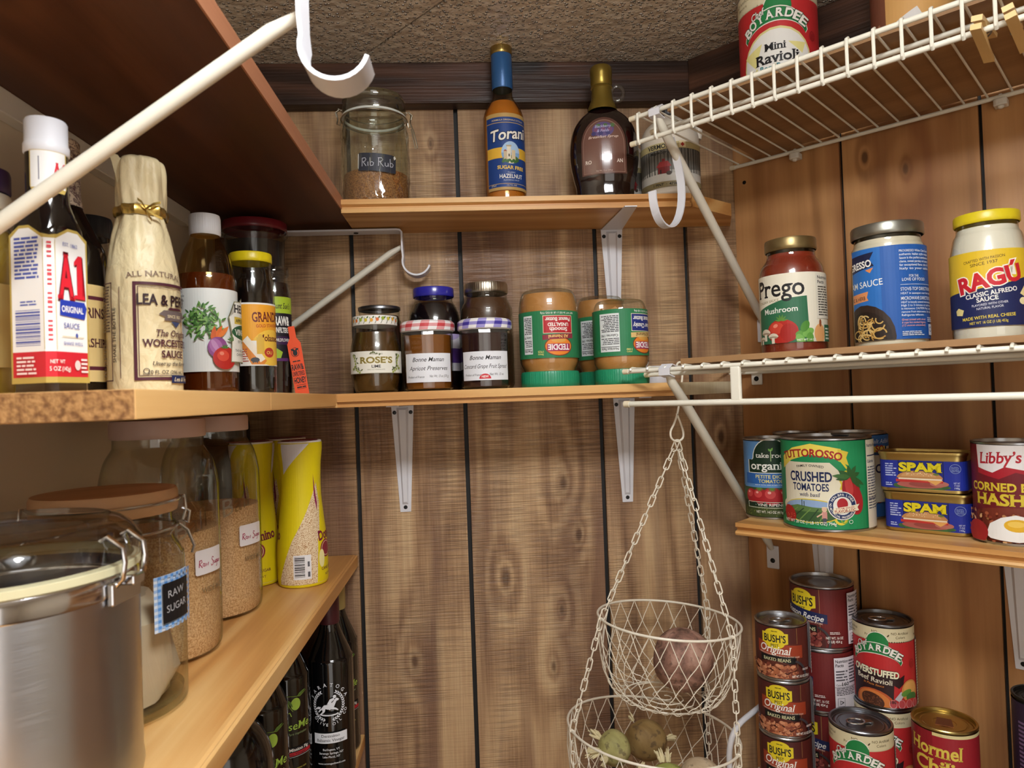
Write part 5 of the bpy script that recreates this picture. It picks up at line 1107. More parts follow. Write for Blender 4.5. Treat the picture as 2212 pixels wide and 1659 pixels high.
for k in range(26):
    cx_, cy_ = -26 + r.uniform(-14, 16), 10 + r.uniform(-8, 16); L.ring(cx_, cy_, r.uniform(4, 9), r.uniform(4, 10), 1.5, ['#c9a45c', '#d9bb78', '#a97f3c'][k % 3], 14, r.uniform(0, 180), r.uniform(200, 380))
W_ = '#dfe6f2'
for k, s in enumerate(('PROGRESSO White Clam Sauce', 'authentic Italian style recipe,', 'Sauce is the perfect combination', 'clams, sweet parsley and savory', 'for exceptional flavor, this rich', 'Italy to your table.')): L.text(s, 12, 103 - k * 4.2, 2.8, W_, 42, .012, al='L')
L.text('FOR THE', 22, 73, 3, W_, 12, .01, al='L'); L.text('LOVE OF FOOD', 14, 68.5, 3.6, W_, 30, .012, al='L'); L.rect(12, 64, 56, 64.4, W_); L.text('STOVE-TOP DIRECTIONS', 12, 57, 4, W_, 44, .012, al='L'); L.text('HEAT in saucepan over low heat', 12, 52.6, 2.6, W_, 44, .008, al='L'); L.text('MICROWAVE DIRECTIONS', 12, 46, 4, W_, 44, .012, al='L')
for k, s in enumerate(('HEAT in loosely covered microwavable', 'High 2 to 3 minutes or until hot.', 'in microwave. CAUTION: Not Careful', 'remove from microwave. Stir well.', 'Refrigerate leftovers.')): L.text(s, 12, 42 - k * 3.8, 2.6, W_, 44 if k < 4 else 28, .01, al='L')
for k, s in enumerate(('Great tossed with about', '6 cups hot cooked linguine', '(12 ounces uncooked).')): L.text(s, 12, 21.5 - k * 3.4, 2.5, '#e6a79a', 30, .008, False, .2, al='L')
L.lines(12, 4, 40, 10, 3, W_); L.rect(48, 4, 57, 17, '#cfd8e6'); L.ring(52.5, 11, 2.6, 2.6, 1, '#1f3a72'); L.lines(46, 20, 58, 26, 3, W_)
L.clip(-49, 72, 0, 112); wrap(L, t, R + .0003, .010)
# alfredo
x, y = .5935, .7565
t = thing('sauce_jar', 'white alfredo sauce jar with a yellow lid at the right photo edge', 'jar', (x, y, Z5), face(x, y))
R = .0375; pr = sauce_glass(t, R, .1465, .0300, M('#e2dccb', .3, 0, .5, .4), M('#d9c41f', .35), .0125, .0322, 0, .130)
L = Lab(); L.rect(-58, 0, 58, 84, '#dcb92a'); L.poly([(-58, 0), (58, 0), (58, 58), (20, 47), (-10, 42), (-36, 40), (-58, 38)], '#1d2553')
L.text('CRAFTED WITH PASSION', -4, 73, 3.2, '#5a431c', 40, .01, rot=6); L.text('SINCE 1937', -4, 68, 3.6, '#5a431c', 26, .01, rot=6)
L.text('RAGÚ', 2, 44, 18, '#c3202c', 62, .045, rot=11, out='#f1ece0', ow=.05); L.text('CLASSIC ALFREDO', 2, 34.5, 5, W1, 50, .022, rot=7); L.text('SAUCE', -2, 28, 5, W1, 20, .022, rot=6); L.text('FLAVORED WITH OTHER', 0, 23.5, 2.6, '#dfe0ea', 34, .005, rot=4); L.text('NATURAL FLAVOR', 0, 19.5, 2.6, '#dfe0ea', 25, .005, rot=4)
L.text('MADE WITH REAL CHEESE', -2, 9, 3.6, '#e6cf4a', 52, .015, rot=3); L.text('NET WT 16 OZ (1 LB) 453g', -2, 3.5, 3, '#e6cf4a', 36, .01, rot=2)
L.poly([(30, 34), (50, 62), (58, 60), (58, 30), (44, 26)], '#eadb9a'); L.poly([(36, 36), (50, 54), (54, 40)], '#f3ebc2'); L.ell(34, 26, 5, 4, '#efe3ae'); L.poly([(-36, 15), (-28, 14), (-26, 20), (-33, 23), (-37, 20)], '#e6d68e')
wrap(L, t, R + .0002, .017)
# ================================================================ big cans on the top wire shelf
RED, GRN = '#b92a2c', '#1f7a3f'
def boyardee(L, c, v, k):
    """green oval banner with arched lettering, without the cook"""
    L.ell(c + 3 * k, v + 20 * k, 15 * k, 16 * k, GRN); L.ring(c + 3 * k, v + 20 * k, 15 * k, 16 * k, 1.0 * k, '#e6e2d6', a0=20, a1=160)
    a_ = [pi * (.06 + .88 * i / 16) for i in range(17)]
    L.poly([(c + 37 * k * cos(q), v - 13 * k + 34 * k * sin(q)) for q in a_] + [(c + 34 * k * cos(q), v - 15 * k + 19 * k * sin(q)) for q in reversed(a_)], '#e6e2d6')
    L.poly([(c + 36 * k * cos(q), v - 13 * k + 32.8 * k * sin(q)) for q in a_] + [(c + 33.5 * k * cos(q), v - 14.4 * k + 19.6 * k * sin(q)) for q in reversed(a_)], GRN)
    L.text('BOYARDEE', c, v + 5 * k, 11.5 * k, '#eeeae2', 62 * k, .03, True, arc=3.1 if False else None, rot=0, out='#153f24') if False else None
    for i, ch_ in enumerate('BOYARDEE'):
        q = radians(150 - i * 17.1); L.text(ch_, c + 33 * k * cos(q), v - 14 * k + 22.5 * k * sin(q), (11 - 2.2 * abs(sin(q) - .5)) * k, '#eeeae2', 8.2 * k, .03, True, rot=(math.degrees(q) - 90) * .55, out='#153f24')
    L.text('Chef', c - 17 * k, v + 13.5 * k, 8 * k, '#eeeae2', 16 * k, .015, False, .25, rot=14, out='#153f24')
x, y = .4340, .9150; Z6 = 2.0762
t = thing('ravioli_can', 'big red mini ravioli can standing on the top right wire shelf', 'can', (x, y, Z6), face(x, y), 'cans of ravioli')
can(t, .0500, .1545)
L = Lab(); q = 157; L.rect(-q, 0, q, 148, RED); L.rect(-q, 124, q, 148, '#d9cfae'); L.poly([(-q, 124)] + [(-q + i * 2.6, 124 if i % 2 else 121.6) for i in range(121)] + [(q, 124)], '#d9cfae')
L.text('NO Artificial', -52, 137, 4.4, '#6a5a2a', 32); L.text('Flavors', -52, 130, 4.4, '#6a5a2a', 20); L.text('NO Preservatives', 4, 136, 4.6, '#6a5a2a', 46, .005); L.leaf(-24, 134, 8, 3, 60, '#5a4a2a')
L.ell(-3, 44, 46, 44, '#d9cf8e'); L.ell(-3, 43, 44, 42, '#e6e4de'); L.poly([(-47, 60), (-30, 40), (-20, 70)], '#e3d98e'); L.poly([(35, 64), (12, 66), (30, 50)], '#e3d98e'); L.poly([(-40, 30), (-22, 22), (-28, 40)], '#e3d98e')
boyardee(L, -3, 90, 1.18)
L.text('Mini', -4, 58, 10, INK, 26, .02, True); L.text('Ravioli', -2, 42, 13.5, INK, 54, .02, True); L.text('Beef Ravioli', 0, 33, 7, '#2f7f86', 48, .008, True)
L.ell(52, 36, 16, 12, '#c9824a'); L.ell(52, 38, 13, 9, '#d99a62'); L.ring(47, 74, 4.6, 6, .7, '#7a1e22'); L.lines(43.6, 70, 50.4, 78, 5, '#7a1e22', .35, .1)
L.ell(10, 12, 30, 14, '#b9552c'); wrap(L, t, .0502, .0035)
x, y = .5640, .8250
t = thing('soup_can', 'can with a peach label and white swoosh at the top right corner of the photo', 'can', (x, y, Z6), face(x, y)); can(t, .0455, .1500)
L = Lab(); L.rect(-143, 0, 143, 142, '#d9a765'); L.rect(-143, 0, -30, 142, '#7a4a36'); r = random.Random(6); L.dots([(r.uniform(-70, -34), r.uniform(0, 60)) for _ in range(70)], 3, '#a9785a'); L.dots([(r.uniform(-70, -34), r.uniform(0, 60)) for _ in range(50)], 2.2, '#5a2a24')
L.line([(-52, -4), (-44, 20), (-24, 44), (8, 60)], 12, '#e3e0dc'); wrap(L, t, .0457, .0035)

# ================================================================ cans on the beaded pine shelf
Z7 = 1.5142
x, y = .4300, .9850
t = thing('tomato_can', 'small blue and green petite diced tomato can at the pine shelf left end', 'can', (x, y, Z7), face(x, y)); can(t, .0368, .1135)
L = Lab(); q = 115; G1 = '#16301f'; L.rect(-q, 0, q, 106, '#5f93cc'); L.rect(-q, 14, q, 22, G1); L.rect(-q, 0, q, 14, '#3c4a24'); L.dots([(rnd.uniform(-50, 50), rnd.uniform(1, 13)) for _ in range(60)], .8, '#6a7638')
ac = lambda k, v0: [(-33 * k - 0, v0), (-33 * k, v0 + 18 * k), (-27 * k, v0 + 18 * k)] + [(25 * k * cos(a), v0 + 20 * k + 27 * k * sin(a)) for a in [pi - pi * i / 14 for i in range(15)]] + [(27 * k, v0 + 18 * k), (33 * k, v0 + 18 * k), (33 * k, v0)]
L.poly(ac(1.05, 61), '#e9ece2'); L.poly(ac(1, 62), G1); L.text('take root', 0, 83, 7, W1, 42, .006, True); L.text('organics', 0, 66.5, 11.5, W1, 58, .015, True); L.leaf(0, 92, 6, 3, 60, '#6fae4a'); L.leaf(0, 92, 5, 3, 130, '#6fae4a'); L.rect(-.5, 78, .5, 94, '#a9c98a')
L.rect(-40, 46, 40, 61, '#2a63b0'); L.text('PETITE DICED', 0, 54, 5, '#e6dd8a', 44, .018); L.text('TOMATOES', 0, 47.6, 5, '#e6dd8a', 36, .018); L.text('MADE WITH 100% ROMA TOMATOES', 0, 43.6, 2, '#dfe6f2', 46, .008)
L.rect(-q, 22, q, 42, '#3c5a34')
for cx_, rr_ in ((-31, 10), (31, 10), (-17, 11), (17, 11.5), (0, 13)): L.ell(cx_, 29, rr_, rr_ * .98, '#a9232a'); L.ell(cx_ - 2.5, 32, rr_ * .55, rr_ * .5, '#c84848'); L.ell(cx_ - 3.5, 34, rr_ * .18, rr_ * .14, '#eab0a8')
for cx_ in (-17, 0, 17): [L.leaf(cx_, 41, 6.4, 1.5, 200 + 28 * a, '#5c8a3a') for a in range(6)]
L.poly([(-44, 41), (44, 41), (44, 44), (-44, 44)], '#5f93cc'); L.ell(33, 36, 8, 8, '#e9ece2'); L.ell(33, 36, 6.8, 6.8, G1, a0=180, a1=360); L.text('USDA', 33, 38, 3, G1, 9, .01); L.rect(26, 16, 44, 27, '#c9dbe6'); L.rect(27, 17, 35, 26, '#3f8a9a')
L.frame(-36, 12.5, 36, 21, .7, '#dfe6d2'); L.text('· VINE RIPENED ·', 0, 15, 4, W1, 46, .01); L.text('NET WT. 14.5 OZ (411g)', -4, 5.4, 3.6, W1, 36, .005)
wrap(L, t, .0370, .0035)
# large green crushed tomato can
x, y = .4690, .9025; R = .0552
t = thing('tomato_can', 'large green can of crushed tomatoes with basil in front on the pine shelf', 'can', (x, y, Z7), face(x, y), 'large tomato cans'); can(t, R, .1185, inner=TIN_D)
def crushed(L, base, c):
    q = 173; L.rect(-q, 0, q, 111, base); cr = '#e6dfc6'
    L.poly([(c - 62, 26), (c + 6, 26), (c + 14, 34), (c + 20, 52), (c + 12, 74), (c + 2, 84), (c - 62, 84)], cr); L.ell(c - 26, 27, 42, 14, cr)
    L.line([(c + 16, 86), (c + 24, 74), (c + 12, 66), (c + 16, 56), (c + 14, 50)], 3, '#dcc53a'); L.ring(c + 22, 66, 6, 7, 2.4, '#dcc53a'); L.ring(c + 13, 15, 7, 8, 3, '#dcc53a'); L.ring(c + 17, 13, 4, 5, 1.6, '#8aa83a')
    L.poly([(c - 66, 74), (c - 48, 86), (c - 22, 94), (c, 91), (c + 16, 86), (c + 16, 101), (c + 2, 104), (c - 20, 108), (c - 46, 102), (c - 66, 90)], '#e3cf55'); L.poly([(c + 12, 86), (c + 25, 80), (c + 22, 90), (c + 25, 97), (c + 12, 101)], '#d4bd40')
    L.text('TUTTOROSSO', c - 23, 91.5, 10, '#9c1f24', 78, .03, True, arc=140); L.text('FAMILY OWNED', c - 22, 78.5, 3.2, INK, 34, .005, arc=80)
    L.text('CRUSHED', c - 23, 60, 12.5, NAVY, 54, .028); L.text('TOMATOES', c - 23, 48, 9.5, NAVY, 46, .022); L.text('with basil', c - 23, 40.5, 5, NAVY, 26, .005, True, .2)
    L.ell(c - 24, 22, 40, 15.5, '#dcc53a'); L.ell(c - 24, 22, 38.5, 14.2, '#3c5c34'); L.ell(c - 24, 24, 38, 12, '#8fa9cf', a0=0, a1=180); L.poly([(c - 62, 24), (c - 40, 29), (c - 20, 27), (c + 14, 26), (c + 13, 22), (c - 62, 20)], '#5c7a44')
    for k in range(6): L.line([(c - 4 - k * 9, 25), (c - 12 - k * 13, 9)], 1.3, '#27402a' if k % 2 else '#6f8f4a')
    L.rect(c - 34, 27, c - 33, 36, '#3b4a36'); L.rect(c - 31, 27, c - 30, 34, '#3b4a36'); L.rect(c - 9, 13, c - 3, 22, '#c98f86'); L.ell(c - 6, 25, 3, 3.4, '#d9b39a'); L.rect(c - 9, 27, c - 2, 28, '#e0cfa2'); L.rect(c - 8, 7, c - 4, 14, '#4a4a58'); L.line([(c - 8, 20), (c - 15, 15)], 1.6, '#d9b39a')
    L.ell(c - 54, 16, 12, 10, '#a5231f', rot=-40); L.dots([(c - 50 + rnd.uniform(-8, 6), 12 + rnd.uniform(-5, 4)) for _ in range(24)], .6, '#d97a5a')
    L.ell(c + 27, 47, 11.5, 23, '#9c1f26', rot=8); L.ell(c + 30, 38, 12, 20, '#a8242a', rot=14); L.ell(c + 24, 54, 5, 12, '#bf3e3e', rot=10)
    for a, l in ((100, 15), (60, 16), (150, 17), (20, 14), (190, 18), (-30, 22), (-48, 20), (175, 22)): L.leaf(c + 26, 66, l, 6, a, ['#2f5a2e', '#3f6e38'][a % 2])
    L.ell(c + 15, 30, 17.5, 18, '#e6e3da'); L.ell(c + 15, 30, 16.4, 16.8, '#24345f'); L.ell(c + 15, 30, 11, 11.4, '#e6e3da'); L.ell(c + 15, 32, 6.5, 7.6, '#a8242a')
    for k, ch_ in enumerate('NON-BPA LINER'): a = radians(150 - k * 10.5); L.text(ch_, c + 15 + 12.2 * cos(a), 30 + 12.6 * sin(a), 3, W1, None, .01, rot=math.degrees(a) - 90)
    for k, ch_ in enumerate('NO ARTIFICIAL PRESERVATIVES'): a = radians(172 + k * 6.8); L.text(ch_, c + 15 + 15.2 * cos(a), 30 + 15.6 * sin(a), 2.6, W1, None, .005, rot=math.degrees(a) + 90)
    L.poly([(c + 4, 20), (c + 35, 24), (c + 33, 28), (c + 36, 32), (c + 4, 27)], '#ece4c8'); L.text('STEAM SEALED', c + 18, 26.4, 2.2, '#9c1f24', 22, .01, rot=6); L.text('FLAVOR-LOC', c + 18, 22.2, 3.6, '#9c1f24', 25, .02, True, rot=6)
    L.text('NET WT 28 OZ (1 LB 12 OZ) 794g', c - 27, 5.5, 4, W1, 68, .01); L.ring(c + 24, 10, 2.2, 2.2, .5, W1)
    L.rect(c + 50, -2, c + 80, 111, '#e3ddc9'); L.text('Nutrition Facts', c + 52, 102, 4, NAVY, 24, .02, al='L'); L.rect(c + 52, 90, c + 78, 91.5, NAVY); L.text('Calories', c + 52, 82, 4, NAVY, 15, .02, al='L'); L.lines(c + 52, 24, c + 78, 79, 16, '#4a4d5c', .4, .25, 9); L.rect(c + 52, 36, c + 78, 37, NAVY)
    L.clip(-q, q, 0, 111)
L = Lab(); crushed(L, '#1f8a55', 2); wrap(L, t, R + .0002, .0036)
x, y = .5401, .9623
t = thing('tomato_can', 'blue salt free tomato can half hidden behind the large green can', 'can', (x, y, Z7), face(x, y), 'large tomato cans'); can(t, .0430, .1185, inner=TIN_D)
L = Lab(); crushed(L, '#2b63a8', -40 if False else 0); L.rect(20, 95, 130, 111, '#2b63a8'); L.text('No Salt Added', 34, 100, 6, '#c9d6ea', 50, .0, True, .25); L.rect(20, 88, 46, 96, '#e3cf55'); L.text('SO', 36, 88.5, 9, '#9c1f24', 14, .03, True); L.poly([(22, 20), (60, 20), (60, 84), (22, 84)], '#d9d2bb'); L.text('DICED', 34, 60, 12, NAVY, 40, .028); L.leaf(52, 44, 16, 6, 60, '#2f5a2e'); L.ell(56, 28, 12, 16, '#9c1f26'); L.rect(46, 0, 66, 14, '#1f7a5a'); L.text('794g', 54, 5, 4, W1, 14, .01); wrap(L, t, .0432, .0036)
x, y = .4890, 1.0340
t = thing('tomato_can', 'can behind the small diced tomatoes can, only its dark rim showing', 'can', (x, y, Z7), face(x, y), 'large tomato cans'); can(t, .0300, .1165, inner=TIN_D)
L = Lab(); L.rect(-94, 0, 94, 108, '#7a2a26'); wrap(L, t, .0302, .0036)
# luncheon meat cans
def rrect(w, d, r, n=6):
    p = []
    for cx_, cy_, a0 in ((w / 2 - r, -d / 2 + r, -90), (w / 2 - r, d / 2 - r, 0), (-w / 2 + r, d / 2 - r, 90), (-w / 2 + r, -d / 2 + r, 180)):
        p += [(cx_ + r * cos(radians(a0 + 90 * i / n)), cy_ + r * sin(radians(a0 + 90 * i / n))) for i in range(n + 1)]
    return [(0, -d / 2)] + p
def ringz(p, s, z): return [(x_ * s if abs(x_) > 0 else 0, y_ * s, z) for x_, y_ in p]
def luncheon(label, t_, w_, z, rot):
    loc = wall_pt(t_, w_, z)
    t = thing('luncheon_meat_can', label, 'can', loc, RW + radians(rot), 'stacked luncheon meat cans')
    W, D_, H = .097, .052, .0500; P_ = rrect(W, D_, .014)
    b = mb(GOLD_TIN); rows = [ringz(P_, .93, 0), ringz(P_, .975, .0008), ringz(P_, .985, .003), ringz(P_, .975, .005), ringz(P_, .975, .0395), ringz(P_, .99, .0415), ringz(P_, .99, .0445), ringz(P_, 1.015, .0462), ringz(P_, 1.022, .0478), ringz(P_, 1.015, .0492), ringz(P_, .985, .0494), ringz(P_, .955, .0465)]
    loft(b, rows).build('can_body', t, angle=40)
    L = Lab(); blu = '#1f2f96'; L.rect(-135, 0, 135, 34.5, blu); L.rect(-24, 0, 25, 34.5, '#151a4a'); L.rect(-23.2, 0, 24.2, 34.5, '#1d2b88'); L.frame(-24, 0, 25, 36, .5, '#0d1030')
    L.lines(-39, 15, -26, 32, 6, '#b9c4e6', .5, .4); L.lines(-39, 3, -30, 8, 2, '#b9c4e6', .5, .3)
    L.ell(2, 3, 30, 4, '#3f6a3a'); [L.ell(-26 + k * 5.2, 3.5 + (k % 2) * 1.6, 4, 2.6, ['#3a5f34', '#557f48'][k % 2]) for k in range(11)]
    L.ell(0, 5.4, 26, 4.6, '#a85a52'); L.ell(4, 6, 17, 3.4, '#8f453f'); L.ell(20, 7, 10, 3.4, '#b06a5e'); L.rect(-27, 8, 24, 11.5, '#b8322f'); L.poly([(-12, 11), (24, 11), (16, 5.4), (8, 10)], '#dba35a'); L.rect(-24, 11.2, 23, 13, '#e6d9c0')
    L.poly([(-24, 13)] + [(25 * cos(a) - 1, 13 + 9.5 * sin(a)) for a in [pi - pi * i / 16 for i in range(17)]] + [(23, 13)], '#b98450'); L.poly([(-19, 15)] + [(19 * cos(a) - 2, 15 + 6.6 * sin(a)) for a in [pi - pi * i / 12 for i in range(13)]] + [(16, 15)], '#c99864'); L.dots([(rnd.uniform(-17, 14), rnd.uniform(16, 20)) for _ in range(22)], .45, '#ecdcb8'); L.ell(17, 18.5, 3.4, 1.2, '#6a7a34')
    L.text('SPAM', 0, 21.5, 10.8, '#e3d21f', 45, .05, True, out='#10144a', ow=.035)
    L.ring(37, 26, 5.4, 5.4, .5, '#8fa3d9'); L.lines(33, 22.6, 41, 29, 5, '#8fa3d9', .4, .15); L.text('NET WT', 38, 8, 2, '#c9d2ee', 6, .01); L.text('7 OZ', 38, 5, 2.2, '#c9d2ee', 5, .01); L.text('198g', 38, 2, 2, '#c9d2ee', 5, .01)
    L.clip(-135, 135, 0, 34.5)
    L.build('print', t, outline([(x_ * .977, y_ * .977) for x_, y_ in P_], .0045), .003); return t
luncheon('blue luncheon meat can with a gold rim, lower of the two stacked', -.2225, .112, Z7, 0)
luncheon('blue luncheon meat can with a gold rim, on top of its twin', -.2265, .112, Z7 + .0497, 1.2)
# corned beef hash
x, y = .6170, .7660
t = thing('hash_can', 'maroon corned beef hash can with a fried egg at the right photo edge', 'can', (x, y, Z7), face(x, y)); can(t, .0380, .1150)
L = Lab(); q = 119; L.rect(-q, 0, q, 108, '#6f1a24'); L.poly([(-38, 108), (26, 108), (28, 72), (4, 78), (-12, 70), (-36, 76)], '#a51f2c'); L.poly([(-37, 108), (17, 108), (19, 79), (-6, 84), (-18, 77), (-35, 82)], '#eae6e6'); L.text('Libby’s', -11, 88, 13, '#b3202e', 42, .02, True, .2, rot=3)
L.text('CORNED BEEF', -7, 56.5, 9.5, '#e0c93c', 78, .03, True); L.text('HASH', -14, 41, 13, '#e0c93c', 50, .035, True)
L.ell(2, 15, 62, 24, '#7a3424'); r = random.Random(9)
for k in range(230): L.ell(r.uniform(-50, 50), r.uniform(-2, 34), r.uniform(1.4, 2.8), r.uniform(1, 2), ['#a85a3c', '#c98e5c', '#5f2018', '#d9ae7a', '#8a3a2a'][k % 5], rot=r.uniform(0, 180), n=8)
L.poly([(x_ - 8, y_ * 1.25 + 3) for x_, y_ in [(-16, 4), (-12, 14), (-2, 20), (10, 23), (24, 20), (34, 14), (36, 6), (26, 1), (12, -1), (-4, 0), (-12, 1)]], '#ecebe8'); L.ell(3, 20, 11, 7, '#dfae2c'); L.ell(2, 21.5, 7, 3.4, '#eac458'); L.ell(-34, 10, 12, 13, '#9c2326')
L.clip(-q, q, 0, 108); wrap(L, t, .0382, .0035)

# ================================================================ cans on the bottom right wire shelf
Z8 = 1.1480
BADGE = lambda L, c, v, k: (L.poly([(c - 19 * k, v + 7 * k)] + [(c + 14 * k * cos(a), v + 6 * k + 8 * k * sin(a)) for a in [pi * .95 - pi * .9 * i / 12 for i in range(13)]] + [(c + 19 * k, v + 7 * k), (c + 19 * k, v - 8 * k)] + [(c + 14 * k * cos(a), v - 8 * k + 8 * k * sin(a)) for a in [-pi * .05 - pi * .9 * i / 12 for i in range(13)]] + [(c - 19 * k, v - 8 * k)], '#dcc628'),
    L.text('BUSH’S', c, v - 6.2 * k, 11 * k, '#16161f', 31 * k, .022), L.text('BEST', c, v - 13.2 * k, 4.4 * k, '#16161f', 11 * k, .012), L.lines(c - 4.5 * k, v + 9 * k, c + 4.5 * k, v + 10.4 * k, 1, '#5a4a12', .8))
def beans(L, u0, u1, v0, v1, pal, n, seed):
    r = random.Random(seed); rows = int(n ** .5)
    for k in range(n): L.ell(u0 + (u1 - u0) * r.random(), v0 + (v1 - v0) * ((k / n) * .94 + .03), 3.4, 2.3, pal[k % len(pal)], rot=r.uniform(-60, 60), n=10)
    for k in range(n // 3): L.ell(u0 + (u1 - u0) * r.random(), v0 + (v1 - v0) * r.random(), 1.0, .6, pal[-1], rot=r.uniform(0, 180), n=6)
def small_beans(label, loc, extra=0):
    t = thing('bean_can', label, 'can', loc, face(loc[0], loc[1], extra), 'small cans of original baked beans'); can(t, .0338, .0758, tab=True)
    L = Lab(); q = 105; L.rect(-q, 0, q, 68, '#57231d'); L.rect(-38, 0, 22, 68, '#4d1f1c'); L.rect(21.5, 0, 22, 68, '#a5804a'); L.poly([(-30, 40), (30, 36), (30, 46), (-30, 50)], '#57231d')
    L.poly([(-34, 31), (30, 27), (30, 44), (-34, 48)], '#9a3c22'); L.rect(-29, 20, 19, 30, '#141414'); BADGE(L, -8, 54, .92)
    L.text('Original', -8, 33.5, 10.5, W1, 42, .012, True, .2, rot=-4); L.text('AMERICA’S CLASSIC WITH BACON & BROWN SUGAR', -3, 29.6, 2, '#e6c9b8', 56, .005, rot=-3.5); L.text('BAKED BEANS', -6, 22.5, 4.6, '#d9d6a8', 36, .008)
    L.ell(-8, 3, 36, 20, '#5a2c22'); beans(L, -42, 20, -2, 19, ['#8a4a34', '#a5603f', '#b87450', '#7a3c2c', '#c98a66'], 110, 3)
    L.ring(10, 6, 20, 20, 3, '#3a3338', a0=-10, a1=70); L.lines(26, 12, 36, 15, 2, '#d9d0cc'); L.text('NET WT. 8.3 OZ (235 g)', 24, 3, 3.2, W1, 24, .012)
    L.rect(46, 2, 76, 66, '#d6d2d6'); L.lines(48, 5, 74, 62, 14, '#4a4648', .5, .2); L.clip(-q, q, 0, 68); wrap(L, t, .0340, .0038); return t
x, y = .4215, .9560
sb = small_beans('small can of original baked beans at the bottom of the front stack', (x, y, Z8))
dup(sb, (x + .0004, y - .0006, Z8 + .0762), face(x, y, 1), 'small can of original baked beans in the middle of the front stack')
dup(sb, (x + .0002, y + .0004, Z8 + .1524), face(x, y, -1.5), 'small can of original baked beans with a bright pull tab topping the front stack')
def recipe_beans(label, loc, extra):
    t = thing('bean_can', label, 'can', loc, face(loc[0], loc[1], extra), 'wide cans of recipe baked beans'); can(t, .0428, .0890, inner=TIN_D)
    L = Lab(); q = 136; L.rect(-q, 0, q, 81, '#6a1f1f'); L.rect(-62, 0, -6, 81, '#5a2020'); L.rect(-6, 0, -5.4, 81, '#a5804a'); BADGE(L, -32, 63, 1.12)
    L.poly([(-70, 42), (4, 33), (4, 46), (-70, 56)], '#1d2550'); L.text('Boston Recipe', -32, 39, 8.5, W1, 62, .012, True, .2, rot=-6); L.text('WITH MOLASSES & PORK', -20, 33.5, 2.4, '#e6c9b8', 36, .005, rot=-6); L.rect(-60, 20, -10, 30, '#141414'); L.text('BAKED BEANS', -34, 22, 5, '#d9d6a8', 44, .008)
    L.ell(-32, 6, 34, 18, '#4a1c1a'); beans(L, -62, -6, 0, 20, ['#7a3430', '#8f4a3e', '#6a2826', '#a05c4e'], 90, 5); L.ring(-16, 8, 22, 22, 3, '#3a3338', a0=-20, a1=70)
    L.lines(6, 20, 20, 24, 2, '#e0d6d2'); L.text('NET WT. 16 OZ', 12, 13, 3.6, W1, 22, .015); L.text('(1 LB) 454 g', 12, 8, 3.6, W1, 18, .015)
    L.rect(31, 5, 66, 76, '#d9d4dc'); L.text('Nutrition', 33, 69, 4.4, INK, 18, .02, al='L'); L.text('Facts', 33, 63.5, 4.4, INK, 11, .02, al='L'); L.lines(33, 44, 50, 60, 4, '#55525a'); L.text('160', 46, 37, 5, INK, 10, .02); L.text('Calories', 33, 37, 2.6, INK, 10, .01, al='L'); L.lines(33, 24, 62, 35, 5, '#3a383e', .5, .1, 4); L.rect(31, 34.8, 66, 35.4, INK); L.lines(52, 40, 64, 74, 8, '#55525a', .5, .2, 8); L.frame(34, 6, 44, 20, .4, INK); L.ring(39, 14, 3, 3, 1.2, INK, 3); L.rect(35, 7, 43, 9, INK)
    L.clip(-q, q, 0, 81); wrap(L, t, .0430, .0040); return t
x, y = .5011, .9976
rb_ = recipe_beans('wide recipe bean can at the bottom of the rear stack', (x, y, Z8), 0)
dup(rb_, (x - .002, y - .001, Z8 + .0893), face(x, y, -22), 'wide recipe bean can in the middle of the rear stack, nutrition panel showing')
dup(rb_, (x + .001, y - .002, Z8 + .1786), face(x, y, 3), 'wide recipe bean can topping the rear stack, tallest of the bean cans')
